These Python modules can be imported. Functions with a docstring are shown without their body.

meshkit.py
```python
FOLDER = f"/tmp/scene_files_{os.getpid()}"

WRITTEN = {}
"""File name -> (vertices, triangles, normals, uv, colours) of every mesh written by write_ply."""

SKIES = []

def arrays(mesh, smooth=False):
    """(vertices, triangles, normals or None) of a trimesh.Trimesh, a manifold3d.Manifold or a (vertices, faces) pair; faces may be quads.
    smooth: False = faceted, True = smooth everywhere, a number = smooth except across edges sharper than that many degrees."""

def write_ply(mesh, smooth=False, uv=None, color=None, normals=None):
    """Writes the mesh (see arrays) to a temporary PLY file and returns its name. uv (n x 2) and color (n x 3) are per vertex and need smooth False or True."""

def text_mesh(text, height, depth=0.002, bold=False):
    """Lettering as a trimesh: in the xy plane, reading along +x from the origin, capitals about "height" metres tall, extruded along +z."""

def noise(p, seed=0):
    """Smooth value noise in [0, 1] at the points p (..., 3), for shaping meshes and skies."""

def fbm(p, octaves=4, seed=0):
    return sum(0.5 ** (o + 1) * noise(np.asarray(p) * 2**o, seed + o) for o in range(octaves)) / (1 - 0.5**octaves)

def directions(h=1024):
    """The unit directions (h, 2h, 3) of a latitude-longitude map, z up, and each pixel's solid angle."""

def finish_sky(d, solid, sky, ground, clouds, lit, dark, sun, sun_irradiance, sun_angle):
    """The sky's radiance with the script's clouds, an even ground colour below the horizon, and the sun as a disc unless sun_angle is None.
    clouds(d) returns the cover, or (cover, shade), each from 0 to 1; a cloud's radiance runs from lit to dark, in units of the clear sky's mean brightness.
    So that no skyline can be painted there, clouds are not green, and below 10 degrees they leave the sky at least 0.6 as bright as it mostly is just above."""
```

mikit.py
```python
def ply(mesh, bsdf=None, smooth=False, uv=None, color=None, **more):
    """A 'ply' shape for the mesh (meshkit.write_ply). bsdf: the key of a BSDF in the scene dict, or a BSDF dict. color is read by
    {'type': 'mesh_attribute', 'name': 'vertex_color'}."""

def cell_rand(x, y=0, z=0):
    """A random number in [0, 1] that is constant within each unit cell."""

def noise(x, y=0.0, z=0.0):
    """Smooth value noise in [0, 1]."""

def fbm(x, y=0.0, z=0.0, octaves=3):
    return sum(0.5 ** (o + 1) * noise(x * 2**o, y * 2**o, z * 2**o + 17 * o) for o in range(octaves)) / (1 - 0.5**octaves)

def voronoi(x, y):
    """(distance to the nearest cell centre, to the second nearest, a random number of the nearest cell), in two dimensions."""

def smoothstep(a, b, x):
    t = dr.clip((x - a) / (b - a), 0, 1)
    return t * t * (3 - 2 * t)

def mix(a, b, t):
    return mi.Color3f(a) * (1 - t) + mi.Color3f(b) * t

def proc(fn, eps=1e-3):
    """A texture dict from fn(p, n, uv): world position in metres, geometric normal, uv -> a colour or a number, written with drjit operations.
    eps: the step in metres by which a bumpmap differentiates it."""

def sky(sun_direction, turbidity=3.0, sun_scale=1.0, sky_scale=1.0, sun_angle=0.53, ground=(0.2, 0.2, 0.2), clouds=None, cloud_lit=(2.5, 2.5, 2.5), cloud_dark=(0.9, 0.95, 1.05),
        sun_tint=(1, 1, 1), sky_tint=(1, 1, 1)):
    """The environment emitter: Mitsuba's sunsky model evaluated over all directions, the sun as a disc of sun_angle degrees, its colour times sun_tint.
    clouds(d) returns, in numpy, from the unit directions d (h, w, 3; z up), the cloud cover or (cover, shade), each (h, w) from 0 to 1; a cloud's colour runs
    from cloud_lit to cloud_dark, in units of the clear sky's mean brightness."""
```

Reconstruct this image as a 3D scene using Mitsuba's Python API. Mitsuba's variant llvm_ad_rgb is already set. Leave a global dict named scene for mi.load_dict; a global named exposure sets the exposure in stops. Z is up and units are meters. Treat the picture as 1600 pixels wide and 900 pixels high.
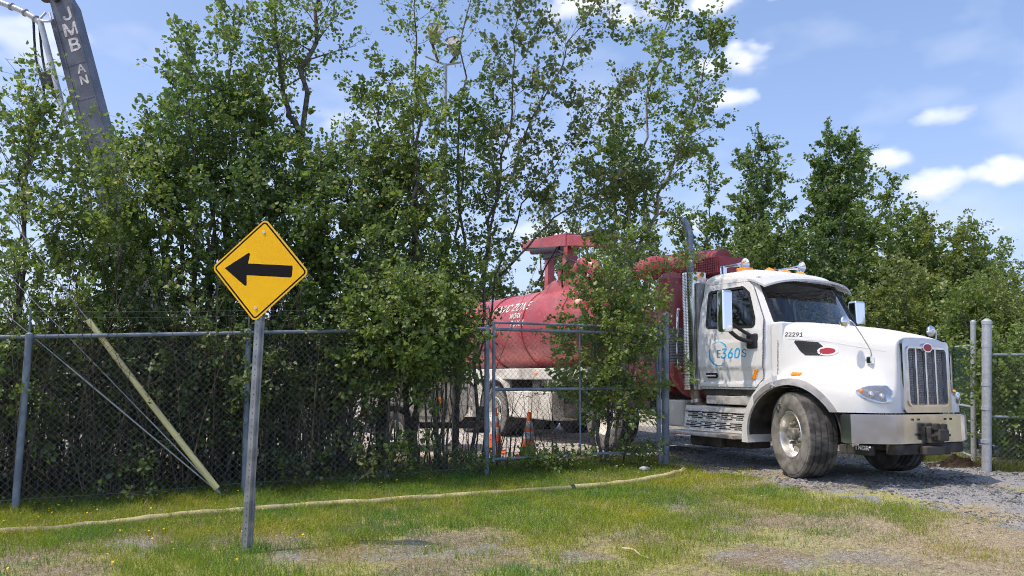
import math, random
import numpy as np, trimesh, manifold3d as m3, drjit as dr
import mitsuba as mi, mikit, meshkit
from shapely.geometry import Polygon, box as sbox, Point, LineString
from shapely import affinity

TF = mi.ScalarTransform4f
# ------------------------------------------------------------------ camera, sky, exposure
EYE, PITCH = (0.0, 0.0, 1.6), 0.0873573
camera = dict(type='perspective', fov=68.70, fov_axis='x', near_clip=0.05, far_clip=3000.0,
              to_world=TF().look_at(origin=list(EYE), target=[0, math.cos(PITCH), 1.6 + math.sin(PITCH)], up=[0, 0, 1]))
SUN = (-1.0, -0.38, 2.15)
exposure = 1.7


def cloud_cover(d):
    """Fair-weather cumulus: single heaps (azimuth from +y, elevation, half width, half height, thickness) with noisy edges, and thin cirrus."""
    az = np.degrees(np.arctan2(d[..., 0], d[..., 1]))
    el = np.degrees(np.arcsin(np.clip(d[..., 2], -1, 1)))
    heaps = [(6, 26, 5.5, 2.6, 1), (10.5, 24.6, 4.5, 1.8, 1), (15.8, 25, 3.0, 1.3, .9), (17.3, 20.8, 3.4, 1.7, 1), (16.6, 18.2, 2.6, 1.1, .9), (26.6, 13.1, 2.4, 1.3, 1),
             (29.6, 11.2, 3.1, 1.5, 1), (33.6, 11.4, 2.6, 1.7, 1), (30.2, 15.4, 3.0, .9, .7), (28.0, 24.3, 1.3, .7, .9), (20.0, 24.8, .9, .5, .7), (33.4, 8.0, 2.2, .6, .8),
             (-33, 19, 5.5, 2.6, .5), (-12, 17, 6, 2.2, .45), (-22, 12, 7, 2.4, .6), (2, 9, 6, 2.0, .6), (14, 9.5, 4, 1.6, .5)]
    rng = np.random.default_rng(5)
    for k in range(70):
        a, e = rng.uniform(42, 318), 6 + 50 * rng.random() ** 1.6
        w = rng.uniform(2, 6)
        heaps.append(((a + 180) % 360 - 180, e, w, w * rng.uniform(.35, .55), rng.uniform(.6, 1)))
    n1 = meshkit.fbm(d * [22, 22, 34], 5, 3)
    n2 = meshkit.fbm(d * [60, 60, 80], 3, 9)
    cover, shade = np.zeros(az.shape), np.zeros(az.shape)
    for a, e, w, h, k in heaps:
        da = ((az - a + 180) % 360 - 180) * np.cos(np.radians(e)) / (w * .74)
        de = (el - e) / (h * .78)
        de = np.where(de < 0, de * 1.25, de)
        s = 1 - da ** 2 - de ** 2 + (n1 - .5) * 2.9 + (n2 - .5) * 1.1
        c = k * np.clip((s - .05) / 1.0, 0, 1)
        sh = np.clip(.34 - .70 * de + (n2 - .5) * 1.2, 0, 1)
        shade = np.where(c > cover, sh, shade)
        cover = np.maximum(cover, c)
    streak = meshkit.fbm(np.stack([az * .16 + el * .10, el * .33 - az * .05, az * 0], -1), 5, 21)
    cirrus = .15 * np.clip((streak - .48) / .3, 0, 1) * np.clip((el - 2) / 6, 0, 1)
    return np.maximum(cover * .90, cirrus), shade * .95


scene, labels = {'type': 'scene'}, {}
scene['camera'] = camera
scene['sky'] = mikit.sky(SUN, turbidity=6.0, sun_scale=.86, sky_scale=1.65, sun_tint=(.98, 1.0, 1.06), sky_tint=(1.08, 1.02, 1.06), ground=(0.15, 0.15, 0.14), clouds=cloud_cover,
                         cloud_lit=(1.80, 1.80, 1.83), cloud_dark=(1.30, 1.34, 1.44))

# ------------------------------------------------------------------ helpers


def key_for(name, parent=None):
    k = (parent + '__' if parent else '') + name
    if k not in scene and k not in TAKEN:
        TAKEN.add(k)
        return k
    i = 1
    while f'{k}_{i:03d}' in scene or f'{k}_{i:03d}' in TAKEN:
        i += 1
    TAKEN.add(f'{k}_{i:03d}')
    return f'{k}_{i:03d}'


TAKEN = set()


def thing(name, label, cat, group=None, kind=None):
    k = key_for(name)
    labels[k] = {'label': label, 'category': cat}
    if group:
        labels[k]['group'] = group
    if kind:
        labels[k]['kind'] = kind
    return k


def tm(v, f):
    return trimesh.Trimesh(np.asarray(v, float), np.asarray(f, int), process=False)


def cat(ms):
    vs, fs, at = [], [], 0
    for m in ms:
        v, f = (m.vertices, m.faces) if hasattr(m, 'faces') else m
        vs.append(np.asarray(v)); fs.append(np.asarray(f) + at); at += len(v)
    return tm(np.vstack(vs), np.vstack(fs))


def put(mesh, mat, name=None, parent=None, smooth=35, M=None, label=None, color=None, key=None, group=None):
    """One entry of the scene: a part of PARENT, or (with key) a thing that is one mesh."""
    k = key or key_for(name, parent)
    shape = mesh if isinstance(mesh, dict) else mikit.ply(mesh, None, smooth=smooth, color=color)
    shape = dict(shape)
    shape['bsdf'] = {'type': 'ref', 'id': mat}
    if M is not None:
        shape['to_world'] = TF(np.asarray(M, float).tolist())
    scene[k] = shape
    if label or group:
        labels.setdefault(k, {})
        if label:
            labels[k]['label'] = label
        if group:
            labels[k]['group'] = group
    return k


def box(x0, x1, y0, y1, z0, z1, b=0.0):
    x0, x1 = sorted((x0, x1)); y0, y1 = sorted((y0, y1)); z0, z1 = sorted((z0, z1))
    if b <= 0:
        m = trimesh.creation.box(extents=(x1 - x0, y1 - y0, z1 - z0))
        m.apply_translation(((x0 + x1) / 2, (y0 + y1) / 2, (z0 + z1) / 2))
        return m
    b = min(b, .49 * min(x1 - x0, y1 - y0, z1 - z0))
    p = []
    for X, sx in ((x0, 1), (x1, -1)):
        for Y, sy in ((y0, 1), (y1, -1)):
            for Z, sz in ((z0, 1), (z1, -1)):
                c = np.array([X + sx * b, Y + sy * b, Z + sz * b])
                k = b * .293
                p += [c - [sx * b, 0, 0], c - [0, sy * b, 0], c - [0, 0, sz * b], c - np.array([sx, sy, 0]) * (b - k), c - np.array([sx, 0, sz]) * (b - k), c - np.array([0, sy, sz]) * (b - k)]
    return trimesh.convex.convex_hull(np.array(p))


def hull_spheres(pts, n=8):
    s = trimesh.creation.icosphere(subdivisions=1 if n < 10 else 2)
    return trimesh.convex.convex_hull(np.vstack([s.vertices * r + np.asarray(c) for c, r in pts]))


def tube(pts, r, n=8, cap=True):
    pts = np.asarray(pts, float)
    r = np.broadcast_to(np.asarray(r, float), (len(pts),))
    t = np.gradient(pts, axis=0)
    t /= np.linalg.norm(t, axis=1, keepdims=True) + 1e-12
    a = np.array([0, 0, 1.0]) if abs(t[0][2]) < .9 else np.array([1.0, 0, 0])
    u = np.cross(t, a)
    bad = np.linalg.norm(u, axis=1) < 1e-3
    u[bad] = [0, 1, 0]
    u /= np.linalg.norm(u, axis=1, keepdims=True)
    w = np.cross(t, u)
    ang = np.arange(n) * 2 * np.pi / n
    v = (pts[:, None] + r[:, None, None] * (np.cos(ang)[None, :, None] * u[:, None] + np.sin(ang)[None, :, None] * w[:, None])).reshape(-1, 3)
    k = len(pts)
    i = np.arange(n); j = (i + 1) % n
    f = []
    for s in range(k - 1):
        f.append(np.stack([s * n + i, s * n + j, (s + 1) * n + j], 1)); f.append(np.stack([s * n + i, (s + 1) * n + j, (s + 1) * n + i], 1))
    f = np.vstack(f)
    if cap:
        v = np.vstack([v, pts[:1], pts[-1:]])
        f = np.vstack([f, np.stack([j, i, i * 0 + k * n], 1), np.stack([(k - 1) * n + i, (k - 1) * n + j, i * 0 + k * n + 1], 1)])
    return tm(v, f[:, ::-1])


def rod(a, b, r, n=10):
    return tube([a, b], r, n)


def smooth_path(ctrl, n):
    """n points along a Catmull-Rom curve through ctrl."""
    c = np.asarray(ctrl, float)
    c = np.vstack([2 * c[0] - c[1], c, 2 * c[-1] - c[-2]])
    m = len(c) - 3
    t = np.linspace(0, m - 1e-9, n)
    i = t.astype(int); s = (t - i)[:, None]
    p0, p1, p2, p3 = c[i], c[i + 1], c[i + 2], c[i + 3]
    return .5 * (2 * p1 + (p2 - p0) * s + (2 * p0 - 5 * p1 + 4 * p2 - p3) * s ** 2 + (3 * p1 - p0 - 3 * p2 + p3) * s ** 3)


def lathe(profile, n=48, closed=False):
    """profile: (radius, y) pairs, turned about the y axis."""
    p = np.asarray(profile, float)
    a = np.arange(n) * 2 * np.pi / n
    v = np.stack([p[None, :, 0] * np.cos(a)[:, None], np.broadcast_to(p[None, :, 1], (n, len(p))), p[None, :, 0] * np.sin(a)[:, None]], -1).reshape(-1, 3)
    k = len(p)
    f = []
    for s in range(k if closed else k - 1):
        q = (s + 1) % k
        i = np.arange(n); j = (i + 1) % n
        f.append(np.stack([i * k + s, i * k + q, j * k + q], 1)); f.append(np.stack([i * k + s, j * k + q, j * k + s], 1))
    return tm(v, np.vstack(f))


def prism(poly, d0, d1, axis='y'):
    """Shapely polygon extruded from d0 to d1 along an axis; polygon coordinates are the other two axes in order."""
    ms = [trimesh.creation.extrude_polygon(g, d1 - d0, engine='earcut') for g in getattr(poly, 'geoms', [poly])]
    m = cat(ms)
    v = m.vertices.copy()
    a, b, c = v[:, 0], v[:, 1], v[:, 2] + d0
    if axis == 'z':
        m.vertices = np.stack([a, b, c], 1)
    elif axis == 'y':
        m.vertices = np.stack([a, c, b], 1); m.faces = m.faces[:, ::-1]
    else:
        m.vertices = np.stack([c, a, b], 1)
    return m


def man(m):
    return m3.Manifold(m3.Mesh(np.asarray(m.vertices, np.float32), np.asarray(m.faces, np.uint32)))


def unman(m):
    q = m.to_mesh()
    return tm(q.vert_properties[:, :3], q.tri_verts)


def rounded(pts, r):
    p = Polygon(pts)
    return p.buffer(-r).buffer(r, quad_segs=5)


def softplus(x, r=.6):
    return np.where(x < -r, 0, np.where(x > r, x, (x + r) ** 2 / (4 * r)))


def ground_z(x, y):
    """The lie of the land: level lawn, falling gently through the gateway and the yard."""
    x, y = np.asarray(x, float), np.asarray(y, float)
    return -np.minimum(.03 * softplus(y - 9.6) + .03 * softplus(x - 3.7), .9)


# ------------------------------------------------------------------ materials
fbm, noise, smoothstep, mix, voronoi = mikit.fbm, mikit.noise, mikit.smoothstep, mikit.mix, mikit.voronoi


def rgb(*c):
    return {'type': 'rgb', 'value': list(c)}


def mat(name, color, rough=.5, metallic=0.0, spec=.5, coat=0.0, bump=None, bump_scale=.002, **kw):
    b = {'type': 'principled', 'base_color': color if isinstance(color, dict) else rgb(*color), 'roughness': rough, 'metallic': metallic, **kw}
    if not metallic:
        b['specular'] = spec
    if coat:
        b['clearcoat'], b['clearcoat_gloss'] = coat, .92
    if bump:
        b = {'type': 'bumpmap', 'arbitrary': bump, 'scale': bump_scale, 'bsdf': b}
    scene[name] = {'type': 'twosided', 'bsdf': b}


def tone(c1, c2, scale, lo=.35, hi=.65, oct=3):
    return mikit.proc(lambda p, n, uv: mix(c1, c2, smoothstep(lo, hi, fbm(p.x * scale, p.y * scale, p.z * scale, oct))))


def dusty_white(p, n, uv):
    dust = smoothstep(.42, .75, fbm(p.x * 3.1, p.y * 3.1, p.z * 2.2, 4)) * .35
    low = smoothstep(1.5, .5, p.z) * (.45 + .6 * noise(p.x * 9, p.y * 9, p.z * 5))
    return mix((.71, .72, .73), (.43, .43, .39), dr.clip(dust * .35 + low * .55, 0, 1))


def dirty_cream(p, n, uv):
    s = fbm(p.x * 4, p.y * 4, p.z * 1.6, 4)
    return mix((.68, .66, .60), (.36, .33, .28), smoothstep(.40, .75, s) * .8)


def tyre_dust(p, n, uv):
    s = fbm(p.x * 9, p.y * 9, p.z * 9, 4)
    return mix((.125, .12, .113), (.25, .24, .225), smoothstep(.3, .7, s))


def tread_tone(p, n, uv):
    s = fbm(p.x * 7, p.y * 7, p.z * 7, 3)
    return mix((.045, .045, .047), (.135, .13, .123), smoothstep(.38, .72, s))


def galvanised(p, n, uv):
    d1, d2, c = voronoi((p.x + p.y * .7) * 55, p.z * 55)
    return mix((.36, .39, .43), (.52, .55, .58), c * .6 + .4 * fbm(p.x * 6, p.y * 6, p.z * 3, 3))


def chequer(p, n, uv):
    s = smoothstep(.35, .7, fbm(p.x * 8, p.y * 8, p.z * 14, 4))
    return mix((.66, .655, .63), (.42, .39, .34), s * .8)


def old_red(p, n, uv):
    s = smoothstep(.35, .75, fbm(p.x * 1.3, p.y * 1.3, p.z * 2.2, 4))
    streak = smoothstep(.50, .78, fbm(p.x * 7, p.y * 7, p.z * .7, 4))
    chips = smoothstep(.70, .80, fbm(p.x * 14, p.y * 14, p.z * 14, 3))
    c = mix((.34, .042, .050), (.45, .125, .125), s * .8)
    return mix(mix(c, (.20, .075, .065), streak * .55), (.30, .24, .21), chips * .6)


def guard_yellow(p, n, uv):
    return mix((.74, .66, .32), (.60, .53, .27), smoothstep(.4, .7, fbm(p.x * 5, p.y * 5, p.z * 3, 3)) * .8)


def hose_tone(p, n, uv):
    s = fbm(p.x * 5, p.y * 5, p.z * 20, 4)
    t = fbm(p.x * 1.2 + 9, p.y * 1.2, 0, 2)
    return mix(mix((.47, .41, .22), (.33, .29, .19), smoothstep(.35, .65, s)), (.17, .155, .10), smoothstep(.52, .75, t) * .7)


def cone_stripes(p, n, uv):
    return mix((.95, .17, .03), (.75, .12, .03), fbm(p.x * 30, p.y * 30, p.z * 30, 3) * .8)


mat('white_paint', mikit.proc(dusty_white), .28, coat=.6)
mat('cream_paint', mikit.proc(dirty_cream), .5)
mat('chrome', (.86, .86, .87), .08, 1.0)
mat('worn_chrome', tone((.84, .83, .82), (.66, .64, .61), 6), mikit.proc(lambda p, n, uv: .08 + .18 * fbm(p.x * 12, p.y * 12, p.z * 12, 3)), 1.0)
mat('bumper_chrome', tone((.66, .69, .74), (.50, .52, .56), 3), mikit.proc(lambda p, n, uv: .07 + .16 * fbm(p.x * 9, p.y * 9, p.z * 9, 3)), 1.0)
mat('polished_wheel', tone((.82, .81, .79), (.50, .475, .43), 9, .35, .75), .34, .9)
mat('dusty_steel', tone((.16, .152, .14), (.30, .285, .26), 20), .6, .3)
mat('tread_plate', mikit.proc(chequer), .45, .35)
mat('sill_metal', tone((.62, .62, .62), (.45, .43, .4), 5), .42, .7)
mat('rubber', mikit.proc(tread_tone), .85, spec=.25)
mat('sidewall', mikit.proc(tyre_dust), .9, spec=.2)
mat('black_plastic', (.018, .018, .02), .45)
mat('dark_frame', tone((.022, .021, .021), (.07, .062, .055), 5), .7)
mat('panel_gap', (.10, .10, .105), .8)
mat('dark_slot', (.02, .02, .022), .8)
mat('lamp_bowl', (.30, .30, .31), .3, .5)
mat('seat_cloth', (.035, .035, .04), .9)
mat('grey_trim', tone((.34, .345, .36), (.25, .25, .26), 7), .55)
mat('visor_grey', (.52, .54, .58), .35, coat=.3)
mat('red_paint', mikit.proc(old_red), .36, coat=.25)
mat('dark_red', tone((.23, .022, .032), (.30, .06, .065), 3), .45)
mat('amber_lens', (.95, .30, .015), .12, spec=.7, coat=.5)
mat('red_lens', (.62, .012, .015), .15, spec=.7)
mat('badge_red', (.36, .012, .025), .3, coat=.5)
mat('badge_white', (.80, .80, .78), .35)
mat('logo_blue', (.01, .40, .80), .4)
mat('logo_grey', (.03, .24, .44), .4)
mat('ink_black', (.015, .015, .018), .5)
mat('text_white', tone((.72, .70, .68), (.50, .44, .42), 9), .5)
mat('galvanised', mikit.proc(galvanised), .5, .35)
mat('old_galvanised', tone((.155, .195, .26), (.235, .28, .345), 7), .55, .25)
mat('post_steel', tone((.25, .265, .29), (.36, .375, .40), 9), .42, .6)
mat('wire_mesh', (.16, .18, .205), .5, .3)
mat('green_wire', (.02, .075, .045), .4)
mat('guy_steel', (.44, .45, .46), .45, .6)
mat('guard_plastic', mikit.proc(guard_yellow), .5)
mat('hose_fabric', mikit.proc(hose_tone), .9, spec=.15)
mat('cone_orange', mikit.proc(cone_stripes), .5)
mat('reflective_white', tone((.70, .69, .66), (.45, .43, .40), 14), .5)
mat('sign_yellow', tone((.92, .52, .002), (.88, .48, .003), 3), .5, spec=.25)
mat('sign_black', (.012, .012, .014), .75, spec=.1)
mat('sign_back', (.55, .56, .57), .4, .7)
mat('bolt_metal', (.62, .61, .58), .35, .8)
mat('boom_grey', tone((.085, .095, .125), (.125, .135, .165), 2.5), .5)
mat('boom_pipe', tone((.55, .565, .60), (.45, .46, .48), 4), .4, .2)
mat('trailer_white', mikit.proc(dirty_cream), .45)
mat('duct_grey', (.18, .185, .19), .7)
mat('pipe_rust', tone((.42, .33, .25), (.28, .20, .14), 14), .6, .3)
mat('soil_dark', tone((.022, .017, .013), (.05, .038, .029), 9), .95, spec=.1)
mat('litter_plastic', (.45, .47, .50), .4)
mat('stick_wood', (.55, .48, .38), .9, spec=.1)
mat('grille_dark', (.085, .088, .10), .4, .6)
scene['window_glass'] = {'type': 'thindielectric', 'int_ior': 1.5, 'specular_transmittance': rgb(.50, .54, .56)}
scene['lens_glass'] = {'type': 'thindielectric', 'int_ior': 1.45}
scene['leaf'] = {'type': 'blendbsdf', 'weight': .06,
                 'a_flesh': {'type': 'principledthin', 'base_color': {'type': 'mesh_attribute', 'name': 'vertex_color'}, 'roughness': .5, 'diff_trans': 1.2, 'eta': 1.45},
                 'b_wax': {'type': 'twosided', 'bsdf': {'type': 'roughconductor', 'material': 'none', 'alpha': .27, 'distribution': 'ggx'}}}
scene['grass_blade'] = {'type': 'principledthin', 'base_color': {'type': 'mesh_attribute', 'name': 'vertex_color'}, 'roughness': .6, 'diff_trans': .9, 'eta': 1.35}
mat('bark', tone((.085, .075, .062), (.17, .155, .13), 14), .95, spec=.1)
mat('bark_pale', tone((.30, .285, .25), (.17, .155, .13), 9), .9, spec=.1)
mat('twig_dark', tone((.085, .07, .055), (.17, .145, .115), 9), .95, spec=.1)

# ------------------------------------------------------------------ ground, yard, gravel drive
EDGE = np.array([(2.35, 12.6), (2.45, 11.5), (2.62, 10.7), (2.90, 9.74), (3.20, 8.9), (3.70, 8.25), (4.15, 7.75), (4.75, 7.2), (5.6, 6.4), (6.8, 5.4), (9, 4.2)])


def edge_x(y):
    """x of the near edge of the gravel at depth y (numpy)."""
    return np.interp(y, EDGE[::-1, 1], EDGE[::-1, 0])


def ev(fn, *a):
    return np.array(fn(*[mi.Float(np.ascontiguousarray(v, np.float32)) for v in a]))


def patch_noise(x, y):
    return fbm(x * 1.15 + 3.7, y * 1.6 + 1.3, 2.0, 4)


def lushness(x, y):
    """How thick the grass stands, 0 to 1, at points of the lawn (numpy)."""
    n = ev(patch_noise, x, y)
    n2 = ev(lambda a, b: fbm(a * 4.1, b * 5.0, 5.0, 3), x, y)
    far = np.clip((y - 6.55 + .22 * np.sin(x * 1.3 + .6) - .12 * np.clip(x, -9, 0)) / 1.1, 0, 1)
    left = np.clip((-x - .5) / 1.5, 0, 1) * .36
    right = np.clip((x - 1.4) / 1.8, 0, 1) * .50
    v = .44 + .62 * far + left - right * (1 - .4 * far) + (n - .5) * 2.0 * (1 - .55 * far) + (n2 - .5) * .75
    return np.clip(v, 0, 1)


def lawn_colour(p, n, uv):
    big = fbm(p.x * 1.15 + 3.7, p.y * 1.6 + 1.3, 2.0, 4)
    fine = fbm(p.x * 26, p.y * 26, 1.0, 4)
    grit = noise(p.x * 85, p.y * 85, 3.0)
    soil = mix(mix((.15, .125, .085), (.25, .21, .15), fine), (.20, .195, .185), smoothstep(.52, .64, fbm(p.x * 2.2 + 20, p.y * 2.6, 7.0, 3)))
    soil = mix(soil, (.42, .39, .33), smoothstep(.74, .92, grit) * .5)
    soil = mix(soil, (.13, .10, .07), smoothstep(.28, .10, grit) * .5)
    thatch = mix((.19, .20, .06), (.31, .29, .13), fine)
    lawn = mix(soil, thatch, smoothstep(.40, .58, big + (fine - .5) * .25))
    yard = mix((.30, .28, .25), (.44, .41, .37), fbm(p.x * 3, p.y * 3, 0, 4))
    beyond = smoothstep(12.4, 13.4, p.y + (big - .5) * 2)
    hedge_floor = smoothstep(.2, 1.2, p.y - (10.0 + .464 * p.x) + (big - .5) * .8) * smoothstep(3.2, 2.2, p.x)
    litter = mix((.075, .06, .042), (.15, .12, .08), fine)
    worn = smoothstep(2.0, 3.8, p.x + (big - .5) * 2) * smoothstep(8.6, 7.4, p.y)
    lawn = mix(lawn, mix(mix((.20, .165, .115), (.32, .275, .20), fine), (.40, .37, .31), smoothstep(.74, .92, grit) * .5), worn)
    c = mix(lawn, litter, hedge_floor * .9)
    c = mix(c, yard, beyond)
    return mix(c, (.085, .12, .04), smoothstep(40, 80, p.y))


def gravel_colour(p, n, uv):
    d1, d2, c = voronoi(p.x * 30, p.y * 30)
    d3, d4, c2 = voronoi(p.x * 75 + 5, p.y * 75)
    big = fbm(p.x * 1.1, p.y * 1.6, 4.0, 4)
    v = .6 + .45 * (c - .5) + .35 * (c2 - .5)
    base = mix((.145, .148, .155), (.255, .258, .262), v)
    base = mix(base, (.25, .225, .19), smoothstep(.50, .68, big + .06 * (c - .5)) * .75)
    along = (p.x - 4.6) * .87 + (p.y - 10.4) * .5 + .25 * (big - .5)
    track = dr.exp(-dr.square((along + 1.0) / .30)) + dr.exp(-dr.square((along - 1.0) / .30))
    base = mix(base, (.28, .27, .25), dr.clip(track, 0, 1) * (.25 + .5 * big))
    return mix(base, (.10, .10, .105), smoothstep(.10, .0, d2 - d1) * .45 * (1 - .6 * dr.clip(track, 0, 1)))


mat('asphalt', tone((.085, .085, .088), (.13, .13, .132), 3), .9, spec=.2)
mat('lawn_soil', mikit.proc(lawn_colour), .95, spec=.15, bump=mikit.proc(lambda p, n, uv: fbm(p.x * 30, p.y * 30, 0, 4), eps=4e-3), bump_scale=.02)
mat('gravel_ground', mikit.proc(gravel_colour), .9, spec=.2, bump=mikit.proc(lambda p, n, uv: fbm(p.x * 34, p.y * 34, 2, 4), eps=4e-3), bump_scale=.022)


def sheet(xs, ys, zf):
    X, Y = np.meshgrid(xs, ys, indexing='ij')
    v = np.stack([X, Y, zf(X, Y)], -1).reshape(-1, 3)
    a, b = len(xs), len(ys)
    i, j = np.meshgrid(np.arange(a - 1), np.arange(b - 1), indexing='ij')
    q = (i * b + j).ravel()
    return tm(v, np.vstack([np.stack([q, q + b, q + b + 1], 1), np.stack([q, q + b + 1, q + 1], 1)]))


def lumps(x, y):
    p = np.stack([x, y, x * 0], -1)
    near = np.clip((26 - np.hypot(x, y - 6)) / 10, 0, 1)
    return near * (.05 * (meshkit.fbm(p * .7, 3, 4) - .5) + .022 * (meshkit.fbm(p * 3.1, 3, 8) - .5))


def lawn_z(x, y):
    return ground_z(x, y) + lumps(x, y)


def drive_mask(x, y):
    w = (meshkit.fbm(np.stack([x * 2.1, y * 2.1, x * 0], -1), 4, 31) - .5)
    return np.clip((x - edge_x(y) + w * 1.1) / .9, -1, 1)


def drive_z(x, y):
    p = np.stack([x, y, x * 0], -1)
    m = drive_mask(x, y)
    # two wheel ruts of broken stone run through the gateway
    along = (x - 4.6) * .87 + (y - 10.4) * .5
    ruts = -.035 * (np.exp(-((along + 1.0) / .28) ** 2) + np.exp(-((along - 1.0) / .28) ** 2))
    rough = .075 * (meshkit.fbm(p * [1.6, 2.2, 1], 4, 40) - .5) + .05 * (meshkit.fbm(p * 6, 3, 44) - .5)
    return lawn_z(x, y) + .03 * m - .006 + (ruts + rough) * np.clip(m + .3, 0, 1)


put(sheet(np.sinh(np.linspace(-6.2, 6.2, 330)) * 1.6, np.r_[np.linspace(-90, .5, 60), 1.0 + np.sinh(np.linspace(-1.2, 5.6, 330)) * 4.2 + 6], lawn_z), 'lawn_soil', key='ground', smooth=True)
labels['ground'] = {'label': 'patchy verge of soil and thatch running under the fence into the yard', 'category': 'ground', 'kind': 'structure'}
put(sheet(np.linspace(2.1, 16, 250), np.linspace(4.0, 20, 280), drive_z), 'gravel_ground', key='gravel_drive', smooth=True)
labels['gravel_drive'] = {'label': 'rough grey gravel driveway running through the open gateway under the truck', 'category': 'driveway', 'kind': 'structure'}


put(sheet(np.linspace(-150, 150, 120), np.linspace(-11.5, -3.0, 10), lambda x, y: ground_z(x, y) + .03 + 0 * x), 'asphalt', key='street', smooth=True)
labels['street'] = {'label': 'grey asphalt street passing in front of the verge', 'category': 'street', 'kind': 'structure'}


def drop(x, y):
    """Height of whatever ground shows at a point."""
    x, y = np.asarray(x, float), np.asarray(y, float)
    inside = (x > 2.1) & (x < 16) & (y > 4) & (y < 20)
    return np.where(inside, np.maximum(lawn_z(x, y), drive_z(x, y)), lawn_z(x, y))


# loose stones: flat slaty chips, one mesh of them all
def stones(rng, xy, size, flat):
    base = trimesh.creation.icosahedron()
    v0, f0 = base.vertices, base.faces
    n = len(xy)
    s = size[:, None, None] * (np.stack([rng.uniform(.6, 1.3, n), rng.uniform(.5, 1.0, n), flat * rng.uniform(.5, 1.2, n)], 1))[:, None, :]
    v = v0[None] * (1 + rng.uniform(-.28, .28, (n, 12, 1))) * s
    a = rng.uniform(0, 6.28, n); tilt = rng.normal(0, .28, n)
    ca, sa, ct, st = np.cos(a), np.sin(a), np.cos(tilt), np.sin(tilt)
    x = v[..., 0]; y = v[..., 1] * ct[:, None] - v[..., 2] * st[:, None]; z = v[..., 1] * st[:, None] + v[..., 2] * ct[:, None]
    v = np.stack([x * ca[:, None] - y * sa[:, None] + xy[:, :1], x * sa[:, None] + y * ca[:, None] + xy[:, 1:], z + drop(xy[:, 0], xy[:, 1])[:, None] + s[:, :, 2] * .35], -1)
    f = f0[None] + (np.arange(n) * 12)[:, None, None]
    return tm(v.reshape(-1, 3), f.reshape(-1, 3))


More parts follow.
